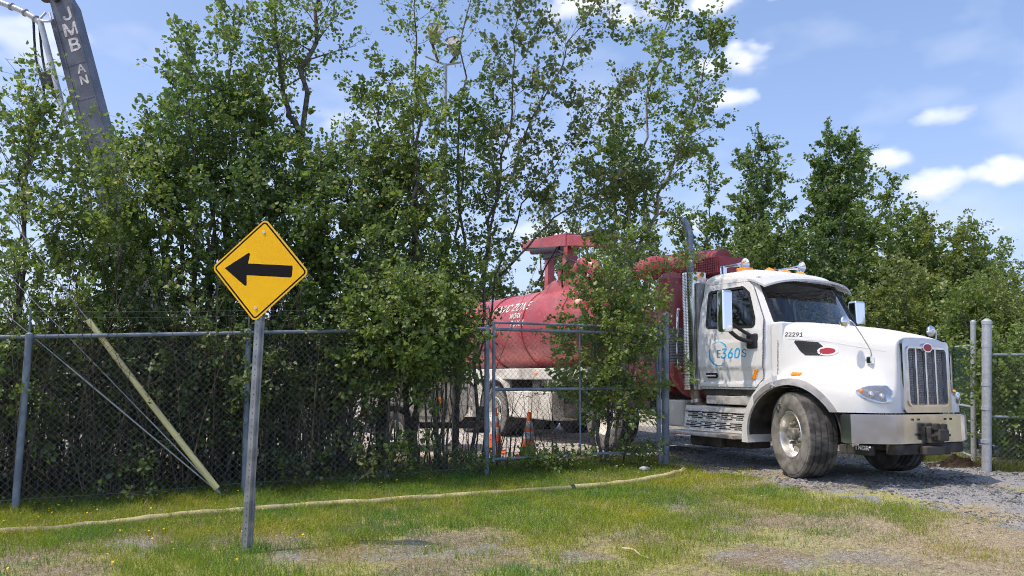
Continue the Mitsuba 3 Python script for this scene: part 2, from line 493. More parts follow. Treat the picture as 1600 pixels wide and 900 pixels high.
rng = np.random.default_rng(11)
xy = np.stack([rng.uniform(2.3, 10.5, 60000), rng.uniform(5.2, 16, 60000)], 1)
dm = drive_mask(xy[:, 0], xy[:, 1])
clump = meshkit.fbm(np.c_[xy * 1.7, xy[:, 0] * 0], 3, 51)
keep = rng.random(len(xy)) < np.clip(dm + .25, 0, 1) * np.clip((clump - .30) * 3.2, .06, 1)
xy = xy[keep]
sz = .006 + .017 * rng.random(len(xy)) ** 2.4 + .012 * (clump[keep] > .58) * rng.random(len(xy))
stone_mesh = stones(rng, xy, sz, .5)
stone_tint = np.repeat(np.clip(np.array([.19, .195, .205]) * rng.uniform(.5, 1.45, (len(xy), 1)) + rng.normal(0, .012, (len(xy), 3)), .06, .6), 12, axis=0)
scene['stone'] = {'type': 'twosided', 'bsdf': {'type': 'diffuse', 'reflectance': {'type': 'mesh_attribute', 'name': 'vertex_color'}}}
put(stone_mesh, 'stone', key='gravel_stones', smooth=False, color=stone_tint)
labels['gravel_stones'] = {'label': 'loose grey slaty stones strewn over the gravel driveway', 'category': 'gravel', 'kind': 'stuff'}
xy = np.stack([rng.uniform(-4.5, 4.5, 5200), rng.uniform(5.0, 8.0, 5200)], 1)
keep = (lushness(xy[:, 0], xy[:, 1]) < .33)
xy = xy[keep]
st = stones(rng, xy, .003 + .010 * rng.random(len(xy)) ** 3, .6)
put(st, 'stone', key='lawn_pebbles', smooth=False, color=np.repeat(np.clip(np.array([.36, .33, .29]) * rng.uniform(.5, 1.4, (len(xy), 1)), .06, .6), 12, axis=0))
labels['lawn_pebbles'] = {'label': 'small pale pebbles in the bare patches of the foreground lawn', 'category': 'pebbles', 'kind': 'stuff'}


# ------------------------------------------------------------------ grass and flowers
def blades(rng, x, y, h, w, bend, col):
    n = len(x)
    a = rng.uniform(0, 6.283, n); b = rng.uniform(0, 6.283, n)
    side = np.stack([np.cos(a), np.sin(a), a * 0], 1) * (w / 2)[:, None]
    lean = np.stack([np.cos(b), np.sin(b), b * 0], 1) * (bend * h)[:, None]
    p = np.stack([x, y, drop(x, y) - .004], 1)
    up = np.array([0, 0, 1.0]) * h[:, None]
    v = np.stack([p - side, p + side, p + up * .55 + lean * .35 - side * .8, p + up * .55 + lean * .35 + side * .8, p + up * (1 - .35 * bend[:, None] ** 2) + lean], 1)
    f = np.array([[0, 1, 3], [0, 3, 2], [2, 3, 4]])[None] + (np.arange(n) * 5)[:, None, None]
    return tm(v.reshape(-1, 3), f.reshape(-1, 3)), np.repeat(col, 5, axis=0)


def fence_side(x, y):
    """Metres beyond the fence line (negative on the lawn)."""
    return (y - 7.68) * .907 - (x + 5.0) * .421


N = 560000
x = rng.uniform(-7.5, 7.0, N); y = 4.9 + 8.0 * rng.random(N) ** .95
ok = (np.abs(x) < y * .74 + .4)
x, y = x[ok], y[ok]
L = lushness(x, y)
dm = drive_mask(x, y)
fs = fence_side(x, y)
tf = ev(lambda a, b: fbm(a * 2.6 + 11, b * 3.2, 9.0, 3), x, y)
dens = (.16 + .84 * L) * np.clip(.25 + 6 * (tf - .40), .22, 1.25) ** (1.15 - L) * np.clip(.5 - 1.4 * dm, 0.008, 1) * np.clip(1.15 - fs / 1.0, 0, 1) * np.clip((13.0 - y) / 1.0, 0, 1)
keep = rng.random(len(x)) < dens
x, y, L, fs = x[keep], y[keep], L[keep], fs[keep]
n = len(x)
tuft = ev(lambda a, b: fbm(a * 5.5, b * 5.5, 8.0, 2), x, y)
h = (.022 + .062 * np.clip(L, 0, 1) * (.4 + 1.2 * tuft)) * rng.uniform(.55, 1.35, n)
h += np.clip(fs + .35, 0, .6) * .16 * rng.random(n)
col = np.where((rng.random(n) < .12 + .72 * (1 - L) ** 1.05)[:, None], np.array([.41, .37, .22]), np.array([.285, .385, .052]))
yel = ev(lambda a, b: fbm(a * 1.6, b * 1.6, 4.0, 3), x, y)
col = col * rng.uniform(.65, 1.3, (n, 1)) * np.stack([1 + (yel - .5) * 1.3, 1 + (yel - .5) * .5, np.ones(n)], 1)
ex = np.r_[6.75 + .75 * rng.normal(0, .55, 5000), 7.0 + 3.2 * rng.random(9000)]
ey = np.r_[12.75 + .45 * rng.normal(0, .6, 5000), np.zeros(9000)]
ey[5000:] = 11.15 - .36 * (ex[5000:] - 7.0) + np.abs(rng.normal(0, .28, 9000)) - .06
x, y = np.r_[x, ex], np.r_[y, ey]
h = np.r_[h, rng.uniform(.06, .26, 14000)]
col = np.vstack([col, np.where(rng.random((14000, 1)) < .3, [[.34, .28, .13]], [[.20, .29, .05]]) * rng.uniform(.6, 1.25, (14000, 1))])
n = len(x)
gm, gc = blades(rng, x, y, h, rng.uniform(.0028, .0052, n), rng.uniform(.15, 1.0, n), np.clip(col, .01, .6))
put(gm, 'grass_blade', key='grass', smooth=False, color=gc)
labels['grass'] = {'label': 'patchy green and straw coloured grass of the verge in front of the fence', 'category': 'grass', 'kind': 'stuff'}

N = 210000
x = rng.uniform(-7.0, 7.0, N); y = 4.9 + 6.0 * rng.random(N)
L = lushness(x, y)
keep = (np.abs(x) < y * .74 + .4) & (rng.random(N) < (1.15 - L)) & (drive_mask(x, y) < .15) & (fence_side(x, y) < .3)
x, y = x[keep], y[keep]; n = len(x)
dm_, dc_ = blades(rng, x, y, rng.uniform(.010, .022, n), rng.uniform(.0022, .0045, n), rng.uniform(1.6, 4.2, n), np.array([.41, .36, .235]) * rng.uniform(.45, 1.35, (n, 1)))
v_ = dm_.vertices; v_[:, 2] = np.maximum(v_[:, 2], drop(v_[:, 0], v_[:, 1]) + .001); dm_.vertices = v_
put(dm_, 'grass_blade', key='dead_grass', smooth=False, color=np.clip(dc_, .02, .6))
labels['dead_grass'] = {'label': 'dry straw coloured dead grass lying in the worn patches of the verge', 'category': 'dead grass', 'kind': 'stuff'}
# dandelions and hawkweed: small yellow discs on thin stalks, counted one by one only nearby
fx, fy = [], []
for _ in range(1500):
    a, b = rng.uniform(-5.4, 3.6), rng.uniform(5.4, 10.8)
    s = (b - 7.68) * .907 - (a + 5.0) * .421
    if abs(a) > b * .71 or s > -.02:
        continue
    if rng.random() < (1.0 * math.exp(-(s / .45) ** 2) + .50 * (a < -1.6) + .05) * .42:
        fx.append(a); fy.append(b)
fx, fy = np.array(fx), np.array(fy)
disc = trimesh.creation.cone(radius=1.0, height=.7, sections=7)
heads, stalks = [], []
for a, b in zip(fx, fy):
    hh = rng.uniform(.05, .13); r = rng.uniform(.006, .0105)
    z = float(drop(a, b))
    m = disc.copy(); m.apply_scale(r); m.apply_transform(trimesh.transformations.rotation_matrix(math.pi + rng.normal(0, .5), [1, rng.normal(), 0])); m.apply_translation((a, b, z + hh + r * .4))
    heads.append(m); stalks.append(tube([(a, b, z), (a + rng.normal(0, .008), b, z + hh)], .0012, 3, False))
fl = thing('yellow_flowers', 'scattered small yellow flowers in the grass along the fence and hose', 'flowers', kind='stuff')
mat('petal_yellow', (.80, .50, .02), .7, spec=.2)
mat('stalk_green', (.10, .16, .04), .7, spec=.2)
put(cat(heads), 'petal_yellow', 'flower_heads', fl, smooth=False)
put(cat(stalks), 'stalk_green', 'flower_stalks', fl, smooth=False)
labels[fl + '__flower_heads'] = {'kind': 'stuff'}
labels[fl + '__flower_stalks'] = {'kind': 'stuff'}

# ------------------------------------------------------------------ far tree line that closes the horizon is built with the trees below
# ------------------------------------------------------------------ chain-link fence, gate leaves, gate posts


def chain_link(p0, p1, low, high, pitch=.074, r=.0016):
    """Two families of slanting wires between two uprights; low and high are heights above the local ground at each end."""
    p0, p1 = np.asarray(p0, float), np.asarray(p1, float)
    w = np.linalg.norm(p1 - p0)
    e = (p1 - p0) / w
    nrm = np.array([-e[1], e[0], 0])
    out = []
    H = max(high[0] - low[0], high[1] - low[1])

    def at(u, t, off):
        lo = low[0] + (low[1] - low[0]) * u / w; hi = high[0] + (high[1] - high[0]) * u / w
        q = p0 + e * u
        return np.array([q[0], q[1], float(ground_z(q[0], q[1])) + lo + (hi - lo) * t]) + nrm * off

    for s, off in ((1, .002), (-1, -.002)):
        c = -H if s > 0 else 0.0
        while c < (w if s > 0 else w + H):
            # u = c + s * v with v the height from 0 to H
            v0, v1 = (max(0, -c), min(H, w - c)) if s > 0 else (max(0, c - w), min(H, c))
            if v1 - v0 > .02:
                out.append(tube([at(c + s * v0, v0 / H, off), at(c + s * v1, v1 / H, off)], r, 4, False))
            c += pitch
    return cat(out)


def post(parent, xy, top, r, name='fence_post', matl='old_galvanised', lean=(0, 0), cap=True, label=None):
    x, y = xy
    z0 = float(ground_z(x, y)) - .15
    m = [tube([(x, y, z0), (x + lean[0], y + lean[1], top)], r, 18)]
    if cap:
        m.append(tube([(x + lean[0], y + lean[1], top - .05), (x + lean[0], y + lean[1], top), (x + lean[0], y + lean[1], top + r * .6)], [r * 1.12, r * 1.12, r * .35], 16))
    return put(cat(m), matl, name, parent, label=label)


fence = thing('chain_link_fence', 'grey chain link fence along the hedge left of the gate', 'fence')
FP = [(-6.9, 6.80), (-4.99, 7.68), (-3.03, 9.15 - .5), (-0.33, 9.85)]
TOPS = [1.74, 1.77, 1.84, 1.93]
LEANS = [(0, 0), (.05, 0), (-.01, 0), (0, 0)]
for p, t, l in zip(FP, TOPS, LEANS):
    post(fence, p, t + .03, .034, lean=l)
for a in range(3):
    p0, p1 = np.array(FP[a]), np.array(FP[a + 1])
    g0, g1 = float(ground_z(*p0)), float(ground_z(*p1))
    put(rod((*p0, TOPS[a]), (*p1, TOPS[a + 1]), .022, 12), 'old_galvanised', 'top_rail', fence)
    put(chain_link((*p0, 0), (*p1, 0), (.03, .03), (TOPS[a] - g0, TOPS[a + 1] - g1)), 'wire_mesh', 'wire_mesh', fence, smooth=True)
    for hgt, rr in ((.14, .0025), (TOPS[a] + .20, .0014), (TOPS[a] + .26, .0014)):
        q = [p0 + (p1 - p0) * s for s in np.linspace(0, 1, 9)]
        put(tube([(c[0], c[1], hgt + (TOPS[a + 1] - TOPS[a]) * s * (hgt > 1) - .012 * math.sin(s * math.pi)) for c, s in zip(q, np.linspace(0, 1, 9))], rr, 5), 'wire_mesh', 'strand_wire', fence, smooth=True)
for p, t, l in zip(FP, TOPS, LEANS):
    put(cat([rod((p[0] + l[0], p[1], t + .02), (p[0] + l[0] + .02, p[1] - .03, t + .30), .009, 6)]), 'old_galvanised', 'wire_arm', fence)

gate = thing('fence_gate', 'closed chain link gate leaf with tube frame in front of the red tank', 'gate', 'chain link gate leaves')
A, B = np.array([-0.24, 9.89]), np.array([2.12, 11.02])
for h0, nm in ((2.01, 'top_rail'), (1.92, 'upper_rail'), (1.13, 'middle_rail'), (.23, 'bottom_rail')):
    put(rod((*A, h0 + .0), (*B, h0 - .03), .021 if h0 != 2.01 else .017, 12), 'old_galvanised', nm, gate)
for s, nm in ((0, 'stile'), (.5, 'brace'), (1, 'stile')):
    q = A + (B - A) * s
    put(rod((*q, .20), (*q, 2.02), .021 if s != .5 else .013, 12), 'old_galvanised', nm, gate)
put(chain_link((*A, 0), (*B, 0), (.22, .25), (1.95, 1.98)), 'wire_mesh', 'wire_mesh', gate, smooth=True)
gp = thing('gate_post', 'tall bluish steel gate post beside the cab steps at the end of the closed leaf', 'gate post', 'steel gate posts')
post(gp, (2.23, 11.07), 2.19, .052, 'pipe', lean=(.04, 0))
put(rod((2.14, 11.03, -.1), (2.17, 11.03, 2.02), .024), 'old_galvanised', 'hinge_pipe', gp)
for zz in (.35, 1.15, 1.85):
    put(tube([(2.235 + zz * .018, 11.07, zz - .03), (2.236 + zz * .018, 11.07, zz + .03)], .060, 18), 'old_galvanised', 'hinge_band', gp)

gr = thing('gate_post', 'thick galvanised gate post standing right of the truck grille', 'gate post', 'steel gate posts')
post(gr, (6.91, 11.11), 2.08, .064, 'pipe', 'galvanised', lean=(.13, 0))
for zz in (.32, .80, 1.15, 1.72):
    put(tube([(6.915 + zz * .06, 11.11, zz - .025), (6.918 + zz * .06, 11.11, zz + .025)], .070, 18), 'galvanised', 'hinge_band', gr)
gate2 = thing('fence_gate', 'open green chain link gate leaf swung back behind the truck grille', 'gate', 'chain link gate leaves')
A, B = np.array([7.37, 12.17]), np.array([8.2, 14.7])
gA, gB = float(ground_z(*A)), float(ground_z(*B))
post(gate2, A, 2.12, .040, 'stile', 'galvanised', lean=(.12, 0))
for h0, nm in ((1.73, 'top_rail'), (.74, 'middle_rail'), (-.06, 'bottom_rail')):
    put(rod((A[0] + .05 + h0 * .03, A[1], h0), (*B, h0 - .05), .022, 12), 'galvanised', nm, gate2)
put(rod((*B, gB + .05), (*B, 1.70), .022), 'galvanised', 'stile', gate2)
q = A + (B - A) * .42
put(rod((*q, -.1), (*q, 1.71), .014), 'galvanised', 'brace', gate2)
put(chain_link((A[0] + .06, A[1], 0), (*B, 0), (.10, .15), (1.73 - gA, 1.68 - gB), r=.0029, pitch=.07), 'green_wire', 'wire_mesh', gate2, smooth=True)

fence2 = thing('chain_link_fence', 'short run of chain link fence at the far right beyond the thick gate post', 'fence')
FP2 = [(7.0, 11.11), (8.9, 10.45), (10.9, 9.75)]
for p in FP2[1:]:
    post(fence2, p, 1.62, .034)
for a in range(2):
    p0, p1 = np.array(FP2[a]), np.array(FP2[a + 1])
    for h0, nm in ((1.585, 'top_rail'), (.68, 'middle_rail')):
        put(rod((*p0, h0), (*p1, h0 - .01), .022), 'old_galvanised', nm, fence2)
    put(chain_link((*p0, 0), (*p1, 0), (.04, .04), (1.7, 1.74)), 'wire_mesh', 'wire_mesh', fence2, smooth=True)

# ------------------------------------------------------------------ arrow sign
sign = thing('arrow_sign', 'yellow diamond warning sign with a black arrow pointing left on a leaning steel post', 'road sign')
S0 = np.array([-2.14, 6.16, 0.0])
lean_a = math.radians(1.6)
# post: hat shaped channel with punched holes
hat = Polygon([(-.043, .030), (-.043, .026), (-.026, .026), (-.019, -.008), (.019, -.008), (.026, .026), (.043, .026), (.043, .030), (.022, .030), (.0155, -.004), (-.0155, -.004), (-.022, .030)])
chan = man(prism(hat, -.12, 2.62, 'z'))
holes = []
for k in range(52):
    c = trimesh.creation.cylinder(radius=.0052, height=.05, sections=8)
    c.apply_transform(trimesh.transformations.rotation_matrix(math.pi / 2, [1, 0, 0])); c.apply_translation((0, 0, .05 + k * .0508))
    holes.append(man(c))
chan = chan - m3.Manifold.batch_boolean(holes, m3.OpType.Add)
SM = np.eye(4); ca, sa = math.cos(lean_a), math.sin(lean_a)
yaw = math.radians(-9)
RY = np.array([[math.cos(yaw), -math.sin(yaw), 0], [math.sin(yaw), math.cos(yaw), 0], [0, 0, 1]])
SM[:3, :3] = np.array([[ca, 0, sa], [0, 1, 0], [-sa, 0, ca]]) @ RY
SM[:3, 3] = S0
put(unman(chan), 'post_steel', 'post', sign, smooth=False, M=SM)
stub = Polygon([(-.05, .034), (-.05, .0315), (.05, .0315), (.05, .034)])
put(prism(stub, -.12, .52, 'z'), 'post_steel', 'ground_stub', sign, smooth=False, M=SM)
# panel: x right, y up, z out of the face towards the viewer
PM = np.eye(4)
roll = math.radians(-3.7)
tilt = math.radians(-2.0)
face_yaw = math.radians(-9)
R1 = np.array([[1, 0, 0], [0, 0, -1], [0, 1, 0.0]])
RZ = np.array([[math.cos(roll), -math.sin(roll), 0], [math.sin(roll), math.cos(roll), 0], [0, 0, 1]])
RX = np.array([[1, 0, 0], [0, math.cos(tilt), -math.sin(tilt)], [0, math.sin(tilt), math.cos(tilt)]])
RW = np.array([[math.cos(face_yaw), -math.sin(face_yaw), 0], [math.sin(face_yaw), math.cos(face_yaw), 0], [0, 0, 1]])
PM[:3, :3] = RW @ R1 @ RX @ RZ
PM[:3, 3] = S0 + np.array([.068, -.035, 2.285])
dia = affinity.rotate(sbox(-.305, -.305, .305, .305), 45, origin=(0, 0)).buffer(-.045).buffer(.045, quad_segs=8)
put(prism(dia, -.004, -.001, 'z'), 'sign_back', 'panel', sign, smooth=False, M=PM)
put(prism(dia.buffer(-.001), .0, .0012, 'z'), 'sign_yellow', 'yellow_face', sign, smooth=False, M=PM)
put(prism(dia.buffer(-.014).difference(dia.buffer(-.027)), .0014, .0021, 'z'), 'sign_black', 'border', sign, smooth=False, M=PM)
arrow = Polygon([(-.314, 0), (-.100, .150), (-.112, .049), (.283, .049), (.283, -.049), (-.112, -.049), (-.100, -.150)])
tipr = arrow.buffer(-.012).buffer(.012, quad_segs=6)
put(prism(tipr.union(Polygon([(-.314, 0), (-.22, .062), (-.22, -.062)])), .0014, .0022, 'z'), 'sign_black', 'arrow', sign, smooth=False, M=PM)
for yy in (.315, -.315):
    c = trimesh.creation.cylinder(radius=.0125, height=.008, sections=14); c.apply_translation((0.0, yy, .005))
    put(c, 'bolt_metal', 'bolt', sign, M=PM)

# ------------------------------------------------------------------ guy wires, guard, anchor
anc = np.array([-3.20, 8.46, .03])
ga = thing('guy_wire', 'guy wire in a yellow plastic guard tube leaning up to the left', 'guy wire', 'guy wires of the pole outside the frame')
top = np.array([-4.53, 8.0, 1.96])
dirv = top - anc
put(tube([anc + dirv * .02, anc + dirv * 2.2, anc + dirv * 6], .0055, 6), 'guy_steel', 'wire', ga, smooth=True)
# the guard is a split tube, cut on the slant at its top
g = smooth_path([anc + dirv * .045, anc + dirv * .5 + [0, 0, -.012], top], 12)
put(tube(g, np.linspace(.035, .030, 12), 14), 'guard_plastic', 'guard_tube', ga)
for s in (.35, .62, .8):
    q = anc + dirv * s
    put(rod(q - dirv * .004, q + dirv * .004, .037, 14), 'guard_plastic', 'guard_tie', ga)
gb = thing('guy_wire', 'thick bare guy wire, the lower of the two left of the yellow guard', 'guy wire', 'guy wires of the pole outside the frame')
q = np.array([-5.2, 7.6, 2.05])
put(tube([anc, anc + (q - anc) * 1, anc + (q - anc) * 5], .0055, 6), 'guy_steel', 'wire', gb, smooth=True)
put(tube([anc + (q - anc) * .12, anc + (q - anc) * .72], .0085, 7), 'guy_steel', 'grip', gb, smooth=True)
gc_ = thing('guy_wire', 'thinner bare guy wire between the yellow guard and the lowest wire', 'guy wire', 'guy wires of the pole outside the frame')
q = np.array([-4.85, 7.8, 2.01])
put(tube([anc, anc + (q - anc) * 1, anc + (q - anc) * 5], .0045, 6), 'guy_steel', 'wire', gc_, smooth=True)
put(tube([anc + (q - anc) * .1, anc + (q - anc) * .45], .007, 7), 'guy_steel', 'grip', gc_, smooth=True)
an = thing('ground_anchor', 'rusty ring of a ground anchor at the foot of the guy wires', 'anchor')
ring = [(anc[0] + .05 * math.cos(t), anc[1], anc[2] + .01 + .055 * math.sin(t)) for t in np.linspace(0, 6.283, 20)]
put(tube(ring, .010, 8), 'dark_frame', 'eye', an)
put(rod(anc + [0, 0, -.15], anc + [0, 0, .02], .016), 'dark_frame', 'rod', an)

# ------------------------------------------------------------------ hose on the lawn
HP = [(-7.2, 5.7), (-4.53, 6.78), (-3.99, 7.06), (-3.53, 7.36), (-3.10, 7.60), (-2.55, 7.83), (-1.76, 8.09), (-1.11, 8.29), (-.29, 8.59), (.45, 8.86), (.99, 9.11), (1.49, 9.40), (1.95, 9.78), (2.28, 10.3), (2.42, 10.75), (2.30, 11.02), (1.9, 11.2)]
hp = smooth_path([(a, b, 0) for a, b in HP], 120)
hp[:, 2] = drop(hp[:, 0], hp[:, 1]) + .028 + .004 * np.sin(np.arange(120) * .9)
hs = thing('lay_flat_hose', 'long beige fire hose lying across the lawn and curling round the gate post', 'hose')
hm = tube(hp, .037 + .003 * np.sin(np.arange(120) * 1.7), 14)
put(hm, 'hose_fabric', 'sleeve', hs, smooth=True)
for k in (70, 101):
    put(tube([hp[k], hp[k + 1] * .6 + hp[k] * .4], .043, 14), 'dark_frame', 'coupling', hs)

# ------------------------------------------------------------------ traffic cones


def cone(x, y, h, label, lean=0.0):
    c = thing('traffic_cone', label, 'traffic cone', 'orange and white traffic cones by the truck')
    z = float(ground_z(x, y)) + .01
    M = np.eye(4); M[:3, 3] = (x, y, z)
    M[:3, :3] = np.array([[math.cos(lean), 0, math.sin(lean)], [0, 1, 0], [-math.sin(lean), 0, math.cos(lean)]])
    R = lambda t: .135 + (.030 - .135) * t
    put(box(-.19, .19, -.19, .19, 0, .035, .012), 'cone_orange', 'base', c, M=M)

    def band(t0, t1, nm, matl, grow=0.0):
        pr = [(R(t0) + grow, .03 + t0 * h), (R(t1) + grow, .03 + t1 * h)]
        pr = [(pr[0][0] - .012, pr[0][1])] + pr + [(pr[1][0] - .012, pr[1][1])]
        m = lathe(pr, 24, True)
        m.vertices = m.vertices[:, [0, 2, 1]]
        put(m, matl, nm, c, M=M)
    band(0, .40, 'lower_body', 'cone_orange'); band(.40, .56, 'white_band', 'reflective_white', .002); band(.56, .66, 'middle_body', 'cone_orange')
    band(.66, .80, 'white_band', 'reflective_white', .002); band(.80, 1.0, 'tip', 'cone_orange')


cone(-.29, 13.0, .74, 'orange and white traffic cone half hidden by the fence post')
cone(.25, 12.2, .70, 'orange and white traffic cone right of the fence post, dirtier stripes', .04)

# ------------------------------------------------------------------ litter, stick, soil heap
lit = thing('plastic_litter', 'crumpled grey plastic scrap lying beside the hose near the gate post', 'litter')
m = trimesh.creation.icosphere(subdivisions=3, radius=.06)
m.vertices *= (1 + .5 * (meshkit.fbm(m.vertices * 22, 3, 2)[:, None] - .5)) * [1.2, .8, .5]
m.apply_translation((1.82, 10.45, .03)); put(m, 'litter_plastic', 'scrap', lit, smooth=False)
stk = thing('dead_stick', 'short pale bent stick lying in the bare foreground patch', 'stick')
p = smooth_path([(.90, 6.27, .02), (.98, 6.18, .035), (1.02, 6.06, .02), (1.10, 5.98, .012)], 12); p[:, 2] += lawn_z(p[:, 0], p[:, 1])
put(tube(p, np.linspace(.010, .004, 12), 7), 'stick_wood', 'branch', stk)
heap = thing('soil_heap', 'low heap of dark soil at the foot of the open gate right of the truck', 'soil heap')
gx, gy = np.meshgrid(np.linspace(-1, 1, 60), np.linspace(-1, 1, 60), indexing='ij')
rr = np.hypot(gx, gy)
hz = .17 * np.clip(1 - rr, 0, 1) ** .8 * (.10 + 1.7 * meshkit.fbm(np.stack([gx * 5, gy * 5, gx * 0], -1), 5, 6)) - .05
X, Y = 6.85 + gx * .60, 11.70 + gy * .50
v = np.stack([X, Y, drop(X, Y) + hz], -1).reshape(-1, 3)
i, j = np.meshgrid(np.arange(59), np.arange(59), indexing='ij'); q = (i * 60 + j).ravel()
put(tm(v, np.vstack([np.stack([q, q + 60, q + 61], 1), np.stack([q, q + 61, q + 1], 1)])), 'soil_dark', 'soil', heap, smooth=False)

# ------------------------------------------------------------------ the vacuum truck (local frame: x forward, y to its left, z up, origin under the front axle)
TY, TP, TR = -1.0525, 0.0264, -0.0305
cy, sy, cp, sp_, cr, sr = math.cos(TY), math.sin(TY), math.cos(TP), math.sin(TP), math.cos(TR), math.sin(TR)
TM = np.eye(4)
TM[:3, :3] = np.array([[cy, -sy, 0], [sy, cy, 0], [0, 0, 1]]) @ np.array([[cp, 0, -sp_], [0, 1, 0], [sp_, 0, cp]]) @ np.array([[1, 0, 0], [0, cr, -sr], [0, sr, cr]])
TM[:3, 3] = (4.627, 10.442, -.034)
truck = thing('vacuum_truck', 'white and red vacuum truck with chrome grille driving out through the gateway', 'truck')


def tp(mesh, matl, name, parent=None, smooth=35, label=None, M=None):
    return put(mesh, matl, name, parent or truck, smooth=smooth, M=TM if M is None else TM @ M, label=label)


def side_w(z):
    """Half width of the cab at height z."""
    z = np.asarray(z, float)
    return np.interp(z, [1.10, 1.14, 1.20, 1.235, 1.40, 1.43, 1.80, 1.83, 1.95, 2.70, 2.9], [1.025, 1.03, 1.035, 1.015, 1.035, 1.055, 1.058, 1.046, 1.045, .935, .92])


def front_x(y, z):
    """x of the windscreen surface."""
    y, z = np.asarray(y, float), np.asarray(z, float)
    c = np.interp(z, [1.0, 2.04, 2.70, 2.9], [-.27, -.27, -.62, -.70])
    return c - .17 * np.abs(y / .95) ** 2.6


def cab_loft(inset=0.0, zlo=1.12, zhi=2.875):
    zs = np.unique(np.r_[np.linspace(zlo, 2.04, 24), np.linspace(2.04, 2.70, 14), 2.70 + .175 * np.sin(np.linspace(0, np.pi / 2, 9))])
    zs = zs[zs <= zhi - inset + 1e-9]
    if zs[-1] < zhi - inset - 1e-3:
        zs = np.r_[zs, zhi - inset]
    rows = []
    for z in zs:
        q = max(0.0, (z + inset - 2.70) / .175)
        ins = inset + .17 * (1 - math.sqrt(max(0, 1 - q * q)))
        w = float(side_w(z)) - ins
        s = np.sin(np.linspace(-np.pi / 2, np.pi / 2, 29))
        yy = s * w
        t = np.clip((np.abs(s) - .90) / .10, 0, 1)
        xx = front_x(yy, z) - ins - .11 * (1 - np.sqrt(1 - t * t))
        # back edge, from +y to -y
        sb = np.sin(np.linspace(np.pi / 2, -np.pi / 2, 13))[1:-1]
        tb = np.clip((np.abs(sb) - .9) / .1, 0, 1)
        xb = -1.80 + ins + .09 * (1 - np.sqrt(1 - tb * tb))
        corner = -1.80 + ins + .09
        side = np.linspace(xx[-1], corner, 8)[1:]
        r = [np.stack([xx, yy], 1), np.stack([side, side * 0 + w], 1), np.stack([xb, sb * w], 1), np.stack([side[::-1], side * 0 - w], 1)]
        rows.append(np.c_[np.vstack(r), np.full(29 + 11 + 14, z)])
    k = len(rows[0]); n = len(rows)
    v = np.vstack(rows + [[[-1.0, 0, zs[0]]], [[-1.0, 0, zs[-1]]]])
    i = np.arange(k); j = (i + 1) % k
    f = []
    for s in range(n - 1):
        f.append(np.stack([s * k + i, s * k + j, (s + 1) * k + j], 1)); f.append(np.stack([s * k + i, (s + 1) * k + j, (s + 1) * k + i], 1))
    f.append(np.stack([j, i, i * 0 + n * k], 1)); f.append(np.stack([(n - 1) * k + i, (n - 1) * k + j, i * 0 + n * k + 1], 1))
    return tm(v, np.vstack(f))


win = rounded([(-1.615, 2.585), (-.93, 2.600), (-.80, 2.50), (-.66, 2.12), (-.655, 1.995), (-1.60, 2.03)], .055)
screen = rounded([(-.90, 2.02), (.90, 2.02), (.835, 2.69), (-.835, 2.69)], .06)
rearwin = rounded([(-.62, 2.0), (.62, 2.0), (.62, 2.52), (-.62, 2.52)], .06)
cab = man(cab_loft()) - man(cab_loft(.055, 1.25)) - man(prism(win, -1.4, 1.4, 'y')) - man(prism(screen, -1.1, .2, 'x')) - man(prism(rearwin, -2.2, -1.5, 'x'))
tp(unman(cab), 'white_paint', 'cab', smooth=28)


def fine(poly, depth, step=.035):
    return unman(man(trimesh.creation.extrude_polygon(poly, depth, engine='earcut')).refine_to_length(step))


def on_side(poly, off, thick, sgn=-1, step=.035):
    """Polygon in (x, z) laid on the cab side, its back OFF proud of the surface."""
    m = fine(poly, thick, step)
    x, z, d = m.vertices.T
    m.vertices = np.stack([x, sgn * (side_w(z) + off + d), z], 1)
    if sgn > 0:
        m.faces = m.faces[:, ::-1]
    return m


def sheet_of(poly, fn, step=.05):
    m = unman(man(trimesh.creation.extrude_polygon(poly, .01, engine='earcut')).refine_to_length(step))
    keep = np.all(m.vertices[m.faces][:, :, 2] < 1e-6, axis=1)
    m = tm(m.vertices, m.faces[keep]); m.remove_unreferenced_vertices()
    m.vertices = fn(m.vertices[:, 0], m.vertices[:, 1])
    return m


door_out = rounded([(-1.765, 1.145), (-.665, 1.145), (-.535, 1.285), (-.50, 1.70), (-.50, 2.10), (-.735, 2.60), (-.83, 2.675), (-1.69, 2.70), (-1.765, 2.3)], .03)
for s, nm in ((-1, 'door'), (1, 'door')):
    d = tp(on_side(door_out.buffer(-.006).difference(win.buffer(.012)), .001, .013, s), 'white_paint', nm, smooth=25, label='white passenger door with a blue ring logo' if s < 0 else None)
    tp(on_side(door_out.buffer(.002).difference(win.buffer(.03)), -.003, .006, s), 'panel_gap', 'door_gap', d)
    tp(on_side(win.buffer(.014).difference(win.buffer(-.022)), .006, .013, s), 'black_plastic', 'window_seal', d)
    tp(sheet_of(win.buffer(.004), lambda a, b: np.stack([a, s * (side_w(b) - .012), b], 1)), 'window_glass', 'window_pane', d, smooth=True)
    if s < 0:
        tp(on_side(rounded([(-1.625, 1.355), (-1.40, 1.355), (-1.375, 1.315), (-1.41, 1.275), (-1.59, 1.275), (-1.625, 1.32)], .02), .014, .008), 'black_plastic', 'handle_recess', d)
        tp(box(-1.60, -1.40, -1.085, -1.062, 1.298, 1.325, .011), 'chrome', 'handle', d)
        tp(on_side(Polygon([(-.735, 1.262), (-.675, 1.272), (-.605, 1.405), (-.66, 1.398)]), .013, .016), 'amber_lens', 'side_lamp', d)

